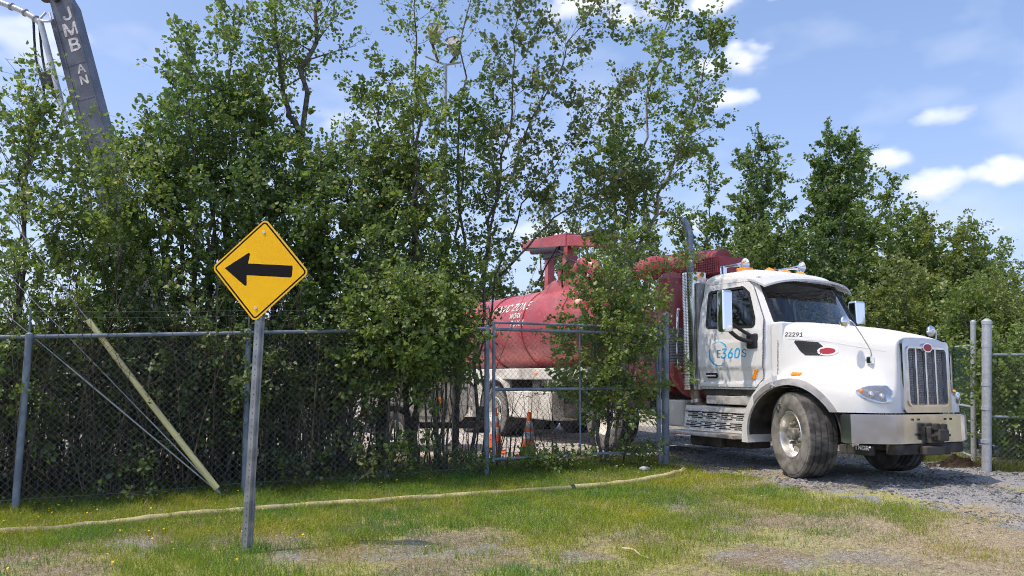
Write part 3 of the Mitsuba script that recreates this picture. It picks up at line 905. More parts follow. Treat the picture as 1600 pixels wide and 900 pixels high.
# logo on the door: two crescents of a ring and lettering
for txt, x0, z0, hgt, bold, shear, matl in (('E', -1.385, 1.577, .115, False, .12, 'logo_grey'), ('360', -1.305, 1.565, .142, True, .22, 'logo_blue'), ('S', -.895, 1.577, .115, False, .12, 'logo_grey')):
    m = meshkit.text_mesh(txt, hgt, .003, bold)
    x, y, z = m.vertices.T
    x = x + shear * y
    m.vertices = np.stack([x0 + x, -(side_w(z0 + y) + .0135 + z), z0 + y], 1)
    tp(m, matl, 'lettering', truck + '__door', smooth=False)
c_out = affinity.scale(Point(0, 0).buffer(1, quad_segs=24), .205, .185)
c_in = affinity.translate(affinity.scale(Point(0, 0).buffer(1, quad_segs=24), .192, .178), .016, .010)
low_half = affinity.translate(c_out.difference(c_in), -1.335, 1.635)
c_in2 = affinity.translate(affinity.scale(Point(0, 0).buffer(1, quad_segs=24), .192, .180), -.014, -.008)
up_half = affinity.translate(affinity.scale(c_out, .9, .93).difference(affinity.scale(c_in2, .9, .93)), -1.325, 1.645)
txtbox = sbox(-1.38, 1.56, -.85, 1.72)
tp(on_side(low_half.intersection(sbox(-1.6, 1.4, -1.18, 1.70)).difference(txtbox), .0135, .002, -1, .02), 'logo_blue', 'logo_ring', truck + '__door', smooth=False)
tp(on_side(up_half.intersection(sbox(-1.45, 1.62, -1.0, 1.9)).difference(txtbox), .0135, .002, -1, .02), 'logo_blue', 'logo_ring', truck + '__door', smooth=False)

ws = tp(sheet_of(screen.buffer(.004), lambda a, b: np.stack([front_x(a, b) - .022, a, b], 1)), 'window_glass', 'windscreen', smooth=True)


def on_screen(poly, off, thick):
    m = fine(poly, thick, .04)
    y, z, d = m.vertices.T
    m.vertices = np.stack([front_x(y, z) + off + d, y, z], 1)
    return m


tp(on_screen(screen.buffer(.018).difference(screen.buffer(-.022)), -.012, .016), 'black_plastic', 'screen_seal', ws)
for y0, y1 in ((-.62, -.10), (.10, .62)):
    a, b = (y0, 2.10), (y1, 2.055)
    p = [(float(front_x(t, z)) + .022, t, z) for t, z in [(y0, 2.085), (y0 * .6 + y1 * .4, 2.075), (y1, 2.05)]]
    tp(tube(p, [.007, .009, .012], 6), 'black_plastic', 'wiper', ws)
tp(sheet_of(rearwin, lambda a, b: np.stack([a * 0 - 1.775, a, b], 1)), 'window_glass', 'rear_window', smooth=True)
# inside
lining = man(cab_loft(.058, 1.24)) - man(cab_loft(.075, 1.26)) - man(prism(win.buffer(.01), -1.4, 1.4, 'y')) - man(prism(screen.buffer(.01), -1.1, .2, 'x')) - man(prism(rearwin.buffer(.01), -2.2, -1.5, 'x'))
tp(unman(lining), 'seat_cloth', 'cab_lining', smooth=28)
tp(cat([box(-.95, -.36, -.95, .95, 1.6, 1.99, .05)]), 'seat_cloth', 'dashboard')
for y in (-.5, .5):
    tp(cat([box(-1.55, -1.05, y - .26, y + .26, 1.40, 1.62, .06), box(-1.66, -1.50, y - .25, y + .25, 1.55, 2.18, .06), box(-1.64, -1.52, y - .13, y + .13, 2.2, 2.38, .05)]), 'seat_cloth', 'seat')
rim = [(-.98 + .07 * math.cos(t), .5 + .21 * math.sin(t), 1.98 + .19 * math.cos(t)) for t in np.linspace(0, 6.283, 24)]
tp(tube(rim, .016, 8), 'black_plastic', 'steering_wheel')
tp(box(-1.74, -.72, -.86, .86, 2.70, 2.74, .01), 'grey_trim', 'headliner')

# roof: visor, marker lamps, horns, beacon
vy = np.linspace(-.95, .95, 41)
top_r, bot_r = [], []
for k, t in enumerate(np.linspace(0, 1, 9)):
    for y in vy:
        xo = -.34 - .20 * abs(y / .95) ** 2.4
        xi = -.86
        xx = xi + (xo - xi) * t
        zz = 2.835 - .13 * t ** 1.35 - .10 * abs(y / .95) ** 3.0 - .02 * abs(y / .95) ** 8
        top_r.append((xx, y, zz)); bot_r.append((xx, y, zz - .028))
n1, n2 = 9, 41
i, j = np.meshgrid(np.arange(n1 - 1), np.arange(n2 - 1), indexing='ij'); q = (i * n2 + j).ravel()
ft = np.vstack([np.stack([q, q + n2, q + n2 + 1], 1), np.stack([q, q + n2 + 1, q + 1], 1)])
ftb = ft[:, ::-1] + n1 * n2
o = n1 * n2
rim_i = np.r_[np.arange(n2), np.arange(1, n1) * n2 + n2 - 1, np.arange(n2 - 2, -1, -1) + (n1 - 1) * n2, np.arange(n1 - 2, 0, -1) * n2]
rj = np.roll(rim_i, -1)
fr = np.vstack([np.stack([rim_i, rj, rj + o], 1), np.stack([rim_i, rj + o, rim_i + o], 1)])
tp(tm(np.array(top_r + bot_r), np.vstack([ft, ftb, fr])), 'visor_grey', 'sun_visor', smooth=30)
for y in (-.36, -.02, .32):
    l = tp(hull_spheres([((-.98, y - .05, 2.885), .03), ((-.98, y + .05, 2.885), .03), ((-.88, y, 2.875), .025), ((-.97, y, 2.915), .028)], 12), 'amber_lens', 'marker_lamp')
    tp(box(-1.03, -.84, y - .085, y + .085, 2.85, 2.878, .01), 'chrome', 'base', l)
for y, x0 in ((-.52, -1.28), (.44, -1.02)):
    h = lathe([(.020, -.46), (.022, -.2), (.035, -.08), (.06, -.02), (.088, 0.0), (.082, 0.004), (.05, -.02), (.001, -.07)], 24)
    h.vertices = h.vertices[:, [1, 0, 2]] * [1, 1, 1] + [x0, y, 3.03]; h.faces = h.faces[:, ::-1]
    hk = tp(h, 'chrome', 'air_horn')
    tp(box(x0 - .50, x0 - .42, y - .04, y + .04, 2.86, 3.05, .01), 'chrome', 'bracket', hk); tp(box(x0 - .12, x0 - .08, y - .015, y + .015, 2.86, 3.02, .004), 'chrome', 'bracket', hk)
bea = tp(box(-1.40, -1.20, -.60, -.44, 2.925, 2.965, .012), 'amber_lens', 'roof_beacon')

# ---------------------------------------------------------------- hood and fenders: one lofted body
HS = {-.30: [(0, 2.075), (.45, 2.07), (.84, 2.03), (.975, 1.93), (1.01, 1.62), (1.02, 1.38), (1.05, 1.22), (1.09, 1.0), (1.09, .5)],
      0.0: [(0, 2.035), (.42, 2.03), (.79, 1.985), (.905, 1.885), (.945, 1.62), (.99, 1.42), (1.09, 1.29), (1.17, 1.10), (1.17, .5)],
      .35: [(0, 1.985), (.38, 1.98), (.68, 1.935), (.785, 1.83), (.835, 1.60), (.90, 1.42), (1.05, 1.29), (1.17, 1.10), (1.17, .5)],
      .70: [(0, 1.915), (.34, 1.91), (.57, 1.87), (.665, 1.77), (.71, 1.53), (.79, 1.36), (.98, 1.23), (1.12, 1.08), (1.13, .5)],
      .95: [(0, 1.855), (.31, 1.85), (.48, 1.815), (.565, 1.725), (.60, 1.48), (.67, 1.28), (.84, 1.16), (.99, 1.05), (1.02, .5)],
      1.12: [(0, 1.80), (.29, 1.795), (.43, 1.765), (.505, 1.69), (.52, 1.44), (.54, 1.20), (.60, 1.08), (.66, 1.0), (.70, .5)]}
hx = np.array(sorted(HS))
hc = np.array([HS[k] for k in hx])
from scipy.interpolate import PchipInterpolator
hcx = PchipInterpolator(hx, hc)


def hood_profile(X, n=44):
    c = hcx(X)
    p = smooth_path(np.c_[c, np.zeros(len(c))], n)[:, :2]
    p[:, 0] = np.maximum(p[:, 0], 0); p[0, 0] = 0
    return p


def hood_y(X, Z):
    out = []
    for a, b in zip(np.ravel(X), np.ravel(Z)):
        p = hood_profile(a)
        k = np.argmax(p[:, 0] > .3)
        out.append(np.interp(b, p[k:, 1][::-1], p[k:, 0][::-1]))
    return np.array(out).reshape(np.shape(X))


secs = np.linspace(-.30, 1.12, 40)
rows = []
for X in secs:
    p = hood_profile(X)
    full = np.vstack([np.c_[-p[::-1, 0], p[::-1, 1]], p[1:]])
    rows.append(np.c_[np.full(len(full), X), full])
k, n = len(rows[0]), len(rows)
v = np.vstack(rows + [[[secs[0], 0, 1.2]], [[secs[-1], 0, 1.2]]])
i = np.arange(k); j = (i + 1) % k
f = [np.vstack([np.stack([s * k + i, (s + 1) * k + j, s * k + j], 1), np.stack([s * k + i, (s + 1) * k + i, (s + 1) * k + j], 1)]) for s in range(n - 1)]
f += [np.stack([j, i * 0 + n * k, i], 1), np.stack([(n - 1) * k + i, i * 0 + n * k + 1, (n - 1) * k + j], 1)]
hm = tm(v, np.vstack(f))
if hm.volume < 0:
    hm.faces = hm.faces[:, ::-1]
arch = affinity.translate(affinity.scale(Point(0, 0).buffer(1, quad_segs=20), .735, .64), -.03, .55)
hood = man(hm)
hood = hood - man(prism(arch, .56, 1.6, 'y')) - man(prism(arch, -1.6, -.56, 'y')) - man(box(.55, 1.5, -1.5, 1.5, .2, .865)) - man(box(-1, 1.5, -1.5, 1.5, .2, .62))
hk = tp(unman(hood), 'white_paint', 'hood', smooth=26)
for s in (-1, 1):
    # fender tail behind the wheel, and the grey lip round the arch
    tail = Polygon([(-.865, .39), (-.845, .62), (-.77, .86), (-.66, 1.04), (-.50, 1.20), (-.29, 1.31), (-.29, .9), (-.4, .4)]).difference(arch)
    t = man(prism(tail, .60, 1.135, 'y') if s > 0 else prism(tail, -1.135, -.60, 'y'))
    tp(unman(t), 'white_paint', 'fender_tail', smooth=25)
    arch_o = affinity.translate(affinity.scale(Point(0, 0).buffer(1, quad_segs=20), .80, .725), -.02, .55)
    band = arch_o.difference(arch).intersection(sbox(-.62, .862, 1.5, 2))
    m = fine(band, .03, .05)
    x, z, d = m.vertices.T
    yy = np.maximum(np.where(x > -.30, hood_y(np.clip(x, -.29, 1.1), np.clip(z, .55, 2)), 1.135), 1.10 + 0 * x)
    m.vertices = np.stack([x, s * (yy - .012 + d), z], 1)
    if s > 0:
        m.faces = m.faces[:, ::-1]
    tp(m, 'grey_trim', 'arch_lip', smooth=30)
    tp(cat([prism(arch.buffer(.012).difference(arch.buffer(-.004)).intersection(sbox(-1, .5, 1, 2)), s * .60 if s > 0 else -1.09, 1.09 if s > 0 else -.60, 'y')]), 'dark_frame', 'arch_liner', smooth=30)
tp(box(-.80, .80, -.58, .58, .62, 1.25), 'dark_frame', 'engine_bay')
tp(box(-.42, -.22, -1.00, 1.00, 1.15, 2.05, .03), 'white_paint', 'cowl')


def on_hood(poly, off, thick, step=.03):
    m = fine(poly, thick, step)
    x, z, d = m.vertices.T
    m.vertices = np.stack([x, -(hood_y(x, z) + off + d), z], 1)
    return m


gap = Polygon([(-.298, 1.33), (-.285, 1.33), (-.285, 1.97), (-.298, 1.97)])
tp(on_hood(gap, -.002, .004), 'panel_gap', 'hood_gap', hk)
vent = rounded([(-.085, 1.79), (.235, 1.755), (.335, 1.66), (.375, 1.575), (.09, 1.583), (.02, 1.64)], .02)
vk = tp(on_hood(vent, .0, .006), 'black_plastic', 'side_vent', hk, smooth=False)
dots = []
for a in np.arange(-.05, .36, .030):
    for b in np.arange(1.60, 1.78, .030):
        off = .015 * (round((b - 1.6) / .03) % 2)
        if vent.buffer(-.02).contains(Point(a + off, b)):
            y = float(hood_y(np.array([a + off]), np.array([b]))[0])
            dots.append(box(a + off - .010, a + off + .010, -y - .0115, -y - .002, b - .003, b + .003))
tp(cat(dots), 'grille_dark', 'vent_bars', vk, smooth=False)
oval = affinity.translate(affinity.scale(Point(0, 0).buffer(1, quad_segs=12), .125, .060), .36, 1.636)
tp(on_hood(oval, .0, .010), 'badge_white', 'badge_rim', hk)
tp(on_hood(affinity.scale(oval, .76, .66), .0105, .004), 'badge_red', 'badge', hk)
tp(on_hood(rounded([(-.04, 1.325), (.11, 1.325), (.12, 1.355), (-.02, 1.36)], .008), .004, .018), 'amber_lens', 'turn_lamp', hk)
m = meshkit.text_mesh('22291', .056, .002, True)
x, y, z = m.vertices.T
X, Z = -.205 + x, 1.845 + y - .05 * x
m.vertices = np.stack([X, -(hood_y(X, Z) + .001 + z), Z], 1)
tp(m, 'ink_black', 'fleet_number', hk, smooth=False)
crease = Polygon([(-.17, 1.818), (.30, 1.775), (1.0, 1.625), (1.0, 1.618), (.30, 1.765), (-.17, 1.806)])
tp(on_hood(crease, -.001, .006), 'white_paint', 'crease', hk, smooth=30)

# grille
fr_o = rounded([(-.495, .872), (.495, .872), (.485, 1.765), (-.485, 1.765)], .065)
fr_i = rounded([(-.40, .965), (.40, .965), (.405, 1.665), (-.405, 1.665)], .05)
g = man(prism(fr_o, 1.06, 1.165, 'x')) - man(prism(fr_i, 1.0, 1.3, 'x'))
gk = tp(unman(g), 'bumper_chrome', 'grille_surround', smooth=30)
rim_o = man(prism(fr_i.buffer(.022), 1.165, 1.18, 'x')) - man(prism(fr_i.buffer(-.004), 1.0, 1.3, 'x'))
tp(unman(rim_o), 'worn_chrome', 'inner_rim', gk, smooth=30)
bars = [box(1.105, 1.125, y - .0035, y + .0035, .95, 1.68) for y in np.arange(-.40, .401, .0215)]
bars += [box(1.103, 1.121, -.41, .41, z - .003, z + .003) for z in np.arange(.97, 1.67, .0215)]
tp(cat(bars), 'grille_dark', 'grille_mesh', gk, smooth=False)
tp(box(1.085, 1.09, -.42, .42, .93, 1.70), 'dark_frame', 'radiator', gk)
for y in (-.205, 0, .205):
    tp(box(1.125, 1.162, y - .014, y + .014, .955, 1.672, .006), 'worn_chrome', 'grille_bar', gk)
ob = affinity.translate(affinity.scale(Point(0, 0).buffer(1, quad_segs=12), .098, .058), 0, 1.678)
tp(prism(ob, 1.15, 1.190, 'x'), 'chrome', 'badge_rim', gk)
tp(prism(affinity.scale(ob, .84, .78), 1.190, 1.1935, 'x'), 'badge_red', 'badge', gk)

# headlamps, set into the corner of each fender
def lay_hood(poly, off, thick, s, step=.03):
    m = on_hood(poly, off, thick, step)
    if s > 0:
        m.vertices[:, 1] *= -1; m.faces = m.faces[:, ::-1]
    return m


lamp = rounded([(.895, 1.125), (.915, 1.18), (1.035, 1.185), (1.083, 1.125), (1.106, 1.005), (1.08, .985), (.975, 1.05)], .018)
for s in (-1, 1):
    h = tp(lay_hood(lamp.buffer(.014), .002, .016, s), 'worn_chrome', 'headlamp', smooth=40)
    tp(lay_hood(lamp.buffer(-.008), .0185, .003, s), 'lamp_bowl', 'bowl', h, smooth=40)
    for (a, b), r, ml in (((.925, 1.125), .032, 'amber_lens'), ((1.005, 1.085), .044, 'chrome'), ((1.065, 1.065), .040, 'chrome')):
        y = float(hood_y(np.array([a]), np.array([b]))[0])
        q = trimesh.creation.icosphere(subdivisions=3, radius=r); q.vertices *= [.8, .7, 1]; q.apply_translation((a, s * (y + .014), b))
        tp(q, ml, 'reflector' if ml == 'chrome' else 'turn_bulb', h, smooth=True)
    m = lay_hood(lamp.buffer(.002), .040, .001, s)
    tp(m, 'lens_glass', 'lens', h, smooth=40)

# bumper with fittings, pintle hook, front cross member
plan_o = [(.80, -1.215), (.93, -1.20), (1.09, -.93), (1.185, -.72), (1.205, -.60), (1.205, .60), (1.185, .72), (1.09, .93), (.93, 1.20), (.80, 1.215)]
po = Polygon(plan_o + [(.80, 1.16), (.90, 1.155), (1.05, .89), (1.14, .70), (1.155, .58), (1.155, -.58), (1.14, -.70), (1.05, -.89), (.90, -1.155), (.80, -1.16)]).buffer(.012, quad_segs=3).buffer(-.012)
bm = cat([prism(po, .515, .835, 'z')])
lip = prism(po.intersection(Polygon(plan_o).buffer(.0)).buffer(-.012), .835, .85, 'z')
bk = tp(cat([bm, lip, prism(po.buffer(-.012), .502, .515, 'z')]), 'bumper_chrome', 'bumper', smooth=50)
for y in (-.42, -.30, .26, .38):
    c = trimesh.creation.cylinder(radius=.012, height=.014, sections=10); c.apply_transform(trimesh.transformations.rotation_matrix(math.pi / 2, [0, 1, 0])); c.apply_translation((1.212, y, .79))
    tp(c, 'dark_slot', 'bumper_bolt', bk)
tp(box(1.02, 1.165, -.70, .70, .365, .49, .015), 'dark_frame', 'cross_member')
tp(box(.70, 1.15, -.50, .50, .40, .85), 'dark_frame', 'front_frame')
m = meshkit.text_mesh('"TNGR"', .05, .002, True); x, y, z = m.vertices.T
m.vertices = np.stack([.80 + x, -1.0 - z - .02, .425 + y], 1)
tp(box(.60, 1.02, -1.0, -.9, .36, .47, .01), 'dark_frame', 'tow_frame')
tp(m, 'text_white', 'frame_marking', smooth=False)
hk2 = tp(cat([box(1.205, 1.27, -.16, .12, .50, .70, .012), box(1.27, 1.36, -.12, .08, .53, .68, .02), box(1.27, 1.34, -.14, -.06, .66, .745, .015), box(1.27, 1.33, .03, .10, .65, .74, .015)]), 'dark_frame', 'tow_hook')
tp(cat([rod((1.31, -.20, .60), (1.31, .16, .60), .018), rod((1.31, .0, .56), (1.34, .0, .74), .022)]), 'dark_frame', 'tow_pin', hk2)
tp(box(1.18, 1.28, -.28, .24, .36, .47, .02), 'dark_frame', 'hook_plate', hk2)

# mirrors
mk = tp(hull_spheres([((-.80 + a, -1.43 + b, 2.21 + c), .045) for a in (-.07, -.005) for b in (-.05, .05) for c in (-.255, .255)], 12), 'chrome', 'side_mirror', label='tall chrome side mirror on the near door')
tp(box(-.928, -.913, -1.50, -1.36, 1.97, 2.45, .004), 'ink_black', 'mirror_glass', mk)
tp(cat([hull_spheres([((-.615, -1.075, 1.72), .03), ((-.615, -1.075, 1.875), .03), ((-.74, -1.085, 1.72), .03), ((-.74, -1.085, 1.86), .03)], 8),
        tube(smooth_path([(-.66, -1.10, 1.78), (-.76, -1.24, 1.83), (-.80, -1.38, 1.93)], 8), .030, 8), tube(smooth_path([(-.68, -1.09, 1.87), (-.76, -1.20, 1.95), (-.79, -1.36, 2.05)], 8), .024, 8)]), 'black_plastic', 'mirror_bracket', mk)
fk = tp(hull_spheres([((-.80 + a, 1.43 + b, 2.33 + c), .045) for a in (-.045, .035) for b in (-.075, .075) for c in (-.16, .16)], 12), 'chrome', 'side_mirror')
tp(cat([box(-.74, -.60, 1.05, 1.12, 1.70, 1.88, .02), tube([(-.66, 1.10, 1.78), (-.80, 1.40, 2.2)], .028, 8)]), 'black_plastic', 'mirror_bracket', fk)
for s, ball, base in ((-1, (.72, -.95, 1.985), (.85, -.665, 1.515)), (1, (.67, .95, 1.955), (.85, .64, 1.58))):
    b = trimesh.creation.icosphere(subdivisions=3, radius=.078); b.vertices *= [.62, 1, 1]; b.apply_translation(ball)
    bk_ = tp(b, 'chrome', 'hood_mirror', smooth=True)
    tp(tube(smooth_path([(ball[0] + .03, ball[1] + s * -.02, ball[2] + .03), (ball[0] + .10, ball[1] * .96, ball[2] - .03), (base[0] + .02, base[1] * 1.03, base[2] + .12), base], 14), .009, 8), 'chrome', 'mirror_rod', bk_)
    tp(box(base[0] - .035, base[0] + .035, base[1] - .035, base[1] + .035, base[2] - .05, base[2] + .04, .01), 'chrome', 'mirror_foot', bk_)


# ---------------------------------------------------------------- wheels
def tyre_mesh(w=.40, R=.555, N=240, grooves=(-.118, -.042, .042, .118)):
    h = w / 2
    pr = [(.292, -h + .045), (.300, -h + .028), (.335, -h + .010), (.40, -h - .004), (.45, -h - .004), (.485, -h + .004), (.505, -h + .007), (.507, -h + .012), (.525, -h + .018)]
    tread = []
    ys = [-h + .025]
    for g in grooves:
        ys += [g - .010, g - .008, g + .008, g + .010]
    ys.append(h - .025)
    for q, y in enumerate(ys):
        deep = q % 4 in (2, 3) and 0 < q < len(ys) - 1
        crown = R - .012 * (abs(y) / h) ** 2.5
        tread.append((crown - (.014 if deep else 0), y, 0 if deep else 1))
    prof = [(r, y, 0) for r, y in pr] + tread + [(r, -y, 0) for r, y in pr[::-1]] + [(.285, h - .06, 0), (.285, -h + .06, 0)]
    P = np.array(prof)
    m = lathe(P[:, :2], N, True)
    v = m.vertices.reshape(N, len(P), 3)
    a = np.arange(N)
    for c in range(len(P)):
        if P[c, 2]:
            rib = int(np.searchsorted(grooves, P[c, 1]))
            dip = (((a + rib * 2) % 6) == 0)
            k = np.where(dip, 1 - .0035 / P[c, 0], 1)
            v[:, c, 0] *= k; v[:, c, 2] *= k
    m.vertices = v.reshape(-1, 3)
    faces = m.faces
    if m.volume < 0:
        faces = faces[:, ::-1]
    cc = v.reshape(-1, 3)[faces].mean(1)
    rad = np.hypot(cc[:, 0], cc[:, 2])
    walls = (rad < .532)
    return tm(m.vertices, faces[~walls]), tm(m.vertices, faces[walls])


TREAD, WALL = tyre_mesh()
RIM = lathe([(.287, -.15), (.308, -.178), (.300, -.186), (.288, -.178), (.278, -.150), (.268, -.11), (.258, -.075), (.245, -.055), (.225, -.045), (.16, -.05), (.105, -.054), (.10, .0), (.23, .03), (.27, .10), (.285, .15)], 72)
HUB = lathe([(.105, -.045), (.105, -.085), (.088, -.10), (.085, -.155), (.072, -.17), (.07, -.182), (.045, -.19), (.001, -.19)], 32)
NUT = lathe([(.034, .0), (.034, -.016), (.025, -.018), (.025, -.055), (.017, -.082), (.001, -.085)], 8)
ply_tread, ply_wall = mikit.ply(TREAD, None, smooth=28), mikit.ply(WALL, None, smooth=40)
ply_rim, ply_hub, ply_nut = mikit.ply(RIM, None, smooth=35), mikit.ply(HUB, None, smooth=35), mikit.ply(NUT, None, smooth=35)


def wheel(name, x, y, z=.545, steer=0.0, flip=False, spin=0.0, detail=True, matl='polished_wheel'):
    M = np.eye(4)
    a = steer + (math.pi if flip else 0)
    M[:3, :3] = np.array([[math.cos(a), -math.sin(a), 0], [math.sin(a), math.cos(a), 0], [0, 0, 1]]) @ np.array([[math.cos(spin), 0, math.sin(spin)], [0, 1, 0], [-math.sin(spin), 0, math.cos(spin)]])
    M[:3, 3] = (x, y, z)
    w = key_for(name, truck)
    put(ply_tread, 'rubber', 'tread', w, M=TM @ M); put(ply_wall, 'sidewall', 'sidewall', w, M=TM @ M)
    put(ply_rim, matl, 'rim', w, M=TM @ M)
    if detail:
        put(ply_hub, 'dusty_steel', 'hub', w, M=TM @ M)
        for k in range(10):
            t = k * 2 * math.pi / 10
            N_ = np.eye(4); N_[:3, 3] = (.150 * math.cos(t), -.052, .150 * math.sin(t))
            put(ply_nut, 'dusty_steel', 'lug_nut', w, M=TM @ M @ N_)
    return w, M


STEER = math.radians(-23)
fw, FM = wheel('front_wheel', 0.02, -.945, steer=STEER, spin=.4)
wheel('front_wheel', 0.0, .945, steer=STEER + .05, flip=True, detail=False)
# raised lettering on the near sidewall
for ch, ang in (('E', 2.32), ('R', 2.12)):
    m = meshkit.text_mesh(ch, .062, .003, True)
    m.vertices -= [.022, .031, 0]
    x, y, z = m.vertices.T
    rr, th = .415, ang
    ca_, sa_ = math.cos(th), math.sin(th)
    px = rr * ca_ + (y * ca_ + x * sa_); pz = rr * sa_ + (y * sa_ - x * ca_)
    m.vertices = np.stack([px, -.2045 - z, pz], 1)
    FM2 = np.eye(4); FM2[:3, 3] = FM[:3, 3]; FM2[:3, :3] = np.array([[math.cos(STEER), -math.sin(STEER), 0], [math.sin(STEER), math.cos(STEER), 0], [0, 0, 1]])
    put(m, 'ink_black', 'lettering', fw, smooth=False, M=TM @ FM2)
tp(cat([rod((0, -.75, .545), (0, .75, .545), .07), box(-.09, .09, -.75, .75, .40, .52, .02)]), 'dark_frame', 'front_axle')
for x in (-4.05,):
    wheel('lift_wheel', x, -.98, z=.58, detail=False, matl='cream_paint')
for x in (-8.05, -9.45):
    for s in (-1, 1):
        wheel('rear_wheel', x, s * 1.0, z=.545, flip=s > 0, detail=False, matl='cream_paint')
    wheel('rear_wheel', x, -.62, z=.545, detail=False, matl='cream_paint')
    tp(cat([rod((x, -.9, .545), (x, .9, .545), .09), trimesh.creation.icosphere(subdivisions=2, radius=.22).apply_translation((x, 0, .545))]), 'dark_frame', 'rear_axle')

# ---------------------------------------------------------------- steps, stack, frame
for s in (-1, 1):
    tp(box(-11.0, .75, s * .40, s * .50, .74, 1.00, .01), 'dark_frame', 'frame_rail')
sk = tp(box(-1.66, -.74, -1.02, -.70, .895, 1.02, .012), 'tread_plate', 'upper_step')
pan = np.array([(-2.14, -.985, .862), (-.80, -.985, .862), (-.80, -1.075, .50), (-2.10, -1.075, .50), (-2.14, -.6, .862), (-.80, -.6, .862), (-.80, -.6, .50), (-2.10, -.6, .50)])
pk = tp(trimesh.convex.convex_hull(pan), 'tread_plate', 'step_panel', smooth=20)


def pan_pt(u, t, out):
    """Point of the step panel's face: u along x, t from top (0) to foot (1)."""
    return np.array([u, -.985 - .09 * t - out, .862 - .362 * t])


slots, studs = [], []
for rI, t in enumerate((.28, .35, .42, .49, .66, .73, .80, .87)):
    for kx in range(4):
        u0 = -2.06 + (rI % 2) * .10 + kx * .30
        c0, c1 = pan_pt(u0, t, 0), pan_pt(min(u0 + .225, -.85), t, 0)
        slots.append(box(c0[0], c1[0], c0[1] - .003, c0[1] + .02, c0[2] - .009, c0[2] + .007))
for t in (.245, .315, .385, .455, .525, .58, .63, .695, .765, .835, .905):
    for u in np.arange(-2.05, -.84, .035):
        c = pan_pt(u, t, 0)
        studs.append(box(c[0] - .011, c[0] + .011, c[1] - .004, c[1] + .004, c[2] - .004, c[2] + .004))
tp(cat(slots), 'dark_slot', 'step_slots', pk, smooth=False)
labels[pk + '__step_slots'] = {'kind': 'stuff'}
tp(cat(studs), 'tread_plate', 'step_studs', pk, smooth=False)
labels[pk + '__step_studs'] = {'kind': 'stuff'}
tp(box(-2.11, -.82, -1.014, -.99, .765, .778), 'dark_slot', 'step_gap', pk)
tp(box(-2.22, -.86, -1.28, -.98, .425, .485, .012), 'sill_metal', 'lower_step')
tp(box(-.98, -.865, -1.287, -1.275, .43, .475, .002), 'pipe_rust', 'step_bracket')
tp(cat([box(-2.05, -1.4, -1.0, -.55, .26, .42, .03), box(-1.35, -.9, -.95, -.5, .28, .42, .03)]), 'dark_frame', 'air_tank')
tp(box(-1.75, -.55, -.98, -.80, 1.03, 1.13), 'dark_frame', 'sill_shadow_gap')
tp(box(-2.75, -2.16, -1.0, -.5, .52, .93, .03), 'cream_paint', 'battery_box')
# exhaust stack with perforated guard
hs_o = Polygon([(-2.14, -.80), (-2.14, -.98), (-2.10, -1.055), (-2.02, -1.09), (-1.93, -1.09), (-1.87, -1.05), (-1.845, -.98), (-1.845, -.80)])
shell = hs_o.buffer(.0).difference(hs_o.buffer(-.006))
gm_ = man(prism(hs_o, 1.10, 2.93, 'z')) - man(prism(hs_o.buffer(-.006), 1.0, 3.0, 'z'))
ek = tp(unman(gm_), 'worn_chrome', 'exhaust_guard', smooth=35)
perf = []
for z in np.arange(1.14, 2.90, .024):
    off = .012 * (round((z - 1.14) / .024) % 2)
    for x in np.arange(-2.085, -1.90, .024):
        y = np.interp(x + off, [-2.14, -2.10, -2.02, -1.93, -1.87], [-.98, -1.055, -1.09, -1.09, -1.05])
        perf.append(box(x + off - .0065, x + off + .0065, y - .0016, y + .004, z - .0065, z + .0065))
tp(cat(perf), 'dark_slot', 'guard_holes', ek, smooth=False)
labels[ek + '__guard_holes'] = {'kind': 'stuff'}
tp(tube([(-2.02, -.96, 1.2), (-2.02, -.96, 3.50), (-2.025, -.96, 3.58), (-2.09, -.97, 3.74), (-2.14, -.98, 3.82)], .056, 20), 'old_galvanised', 'exhaust_stack')
tp(tube([(-1.98, -.94, 1.2), (-1.98, -.93, 1.0), (-1.94, -.9, .84), (-1.8, -.7, .75)], .075, 16), 'pipe_rust', 'exhaust_pipe')
tp(cat([tube([(-1.98, -.93, .955), (-1.97, -.925, .905)], .085, 16)]), 'sill_metal', 'pipe_clamp')
tp(tube(smooth_path([(-2.20, -1.02, 1.45), (-2.22, -1.06, 1.5), (-2.22, -1.06, 2.3), (-2.20, -1.02, 2.36)], 16), .016, 8), 'chrome', 'grab_handle')
tp(box(-1.84, -1.79, -1.02, 1.02, 1.10, 2.75, .01), 'grey_trim', 'cab_back')

# ---------------------------------------------------------------- vacuum body
ck = 2.36
prof = [(.001, -11.35), (.35, -11.30), (.66, -11.15), (.85, -10.92), (.91, -10.7), (.915, -5.75), (.89, -5.60), (.80, -5.44), (.60, -5.30), (.30, -5.22), (.001, -5.20)]
tk = lathe(prof, 72)
tk.vertices = tk.vertices[:, [1, 0, 2]] + [0, 0, ck]
if tk.volume < 0:
    tk.invert()
tank = tp(tk, 'red_paint', 'tank', smooth=30, label='red vacuum tank with white lettering')
for x in (-10.5, -9.0, -7.4, -5.85):
    tr = lathe([(.916, x - .035), (.936, x - .03), (.936, x + .03), (.916, x + .035)], 72); tr.vertices = tr.vertices[:, [1, 0, 2]] + [0, 0, ck]
    tr.faces = tr.faces[:, ::-1]
    tp(tr, 'red_paint', 'tank_band', tank)


def on_tank(txt, x0, z0, hgt, shear, bold=True):
    m = meshkit.text_mesh(txt, hgt, .004, bold)
    x, y, z = m.vertices.T
    x = x + shear * y
    th = math.asin((z0 - ck) / .915) + y / .915
    r = .918 + z
    m.vertices = np.stack([x0 + x, -r * np.cos(th), ck + r * np.sin(th)], 1)
    return m


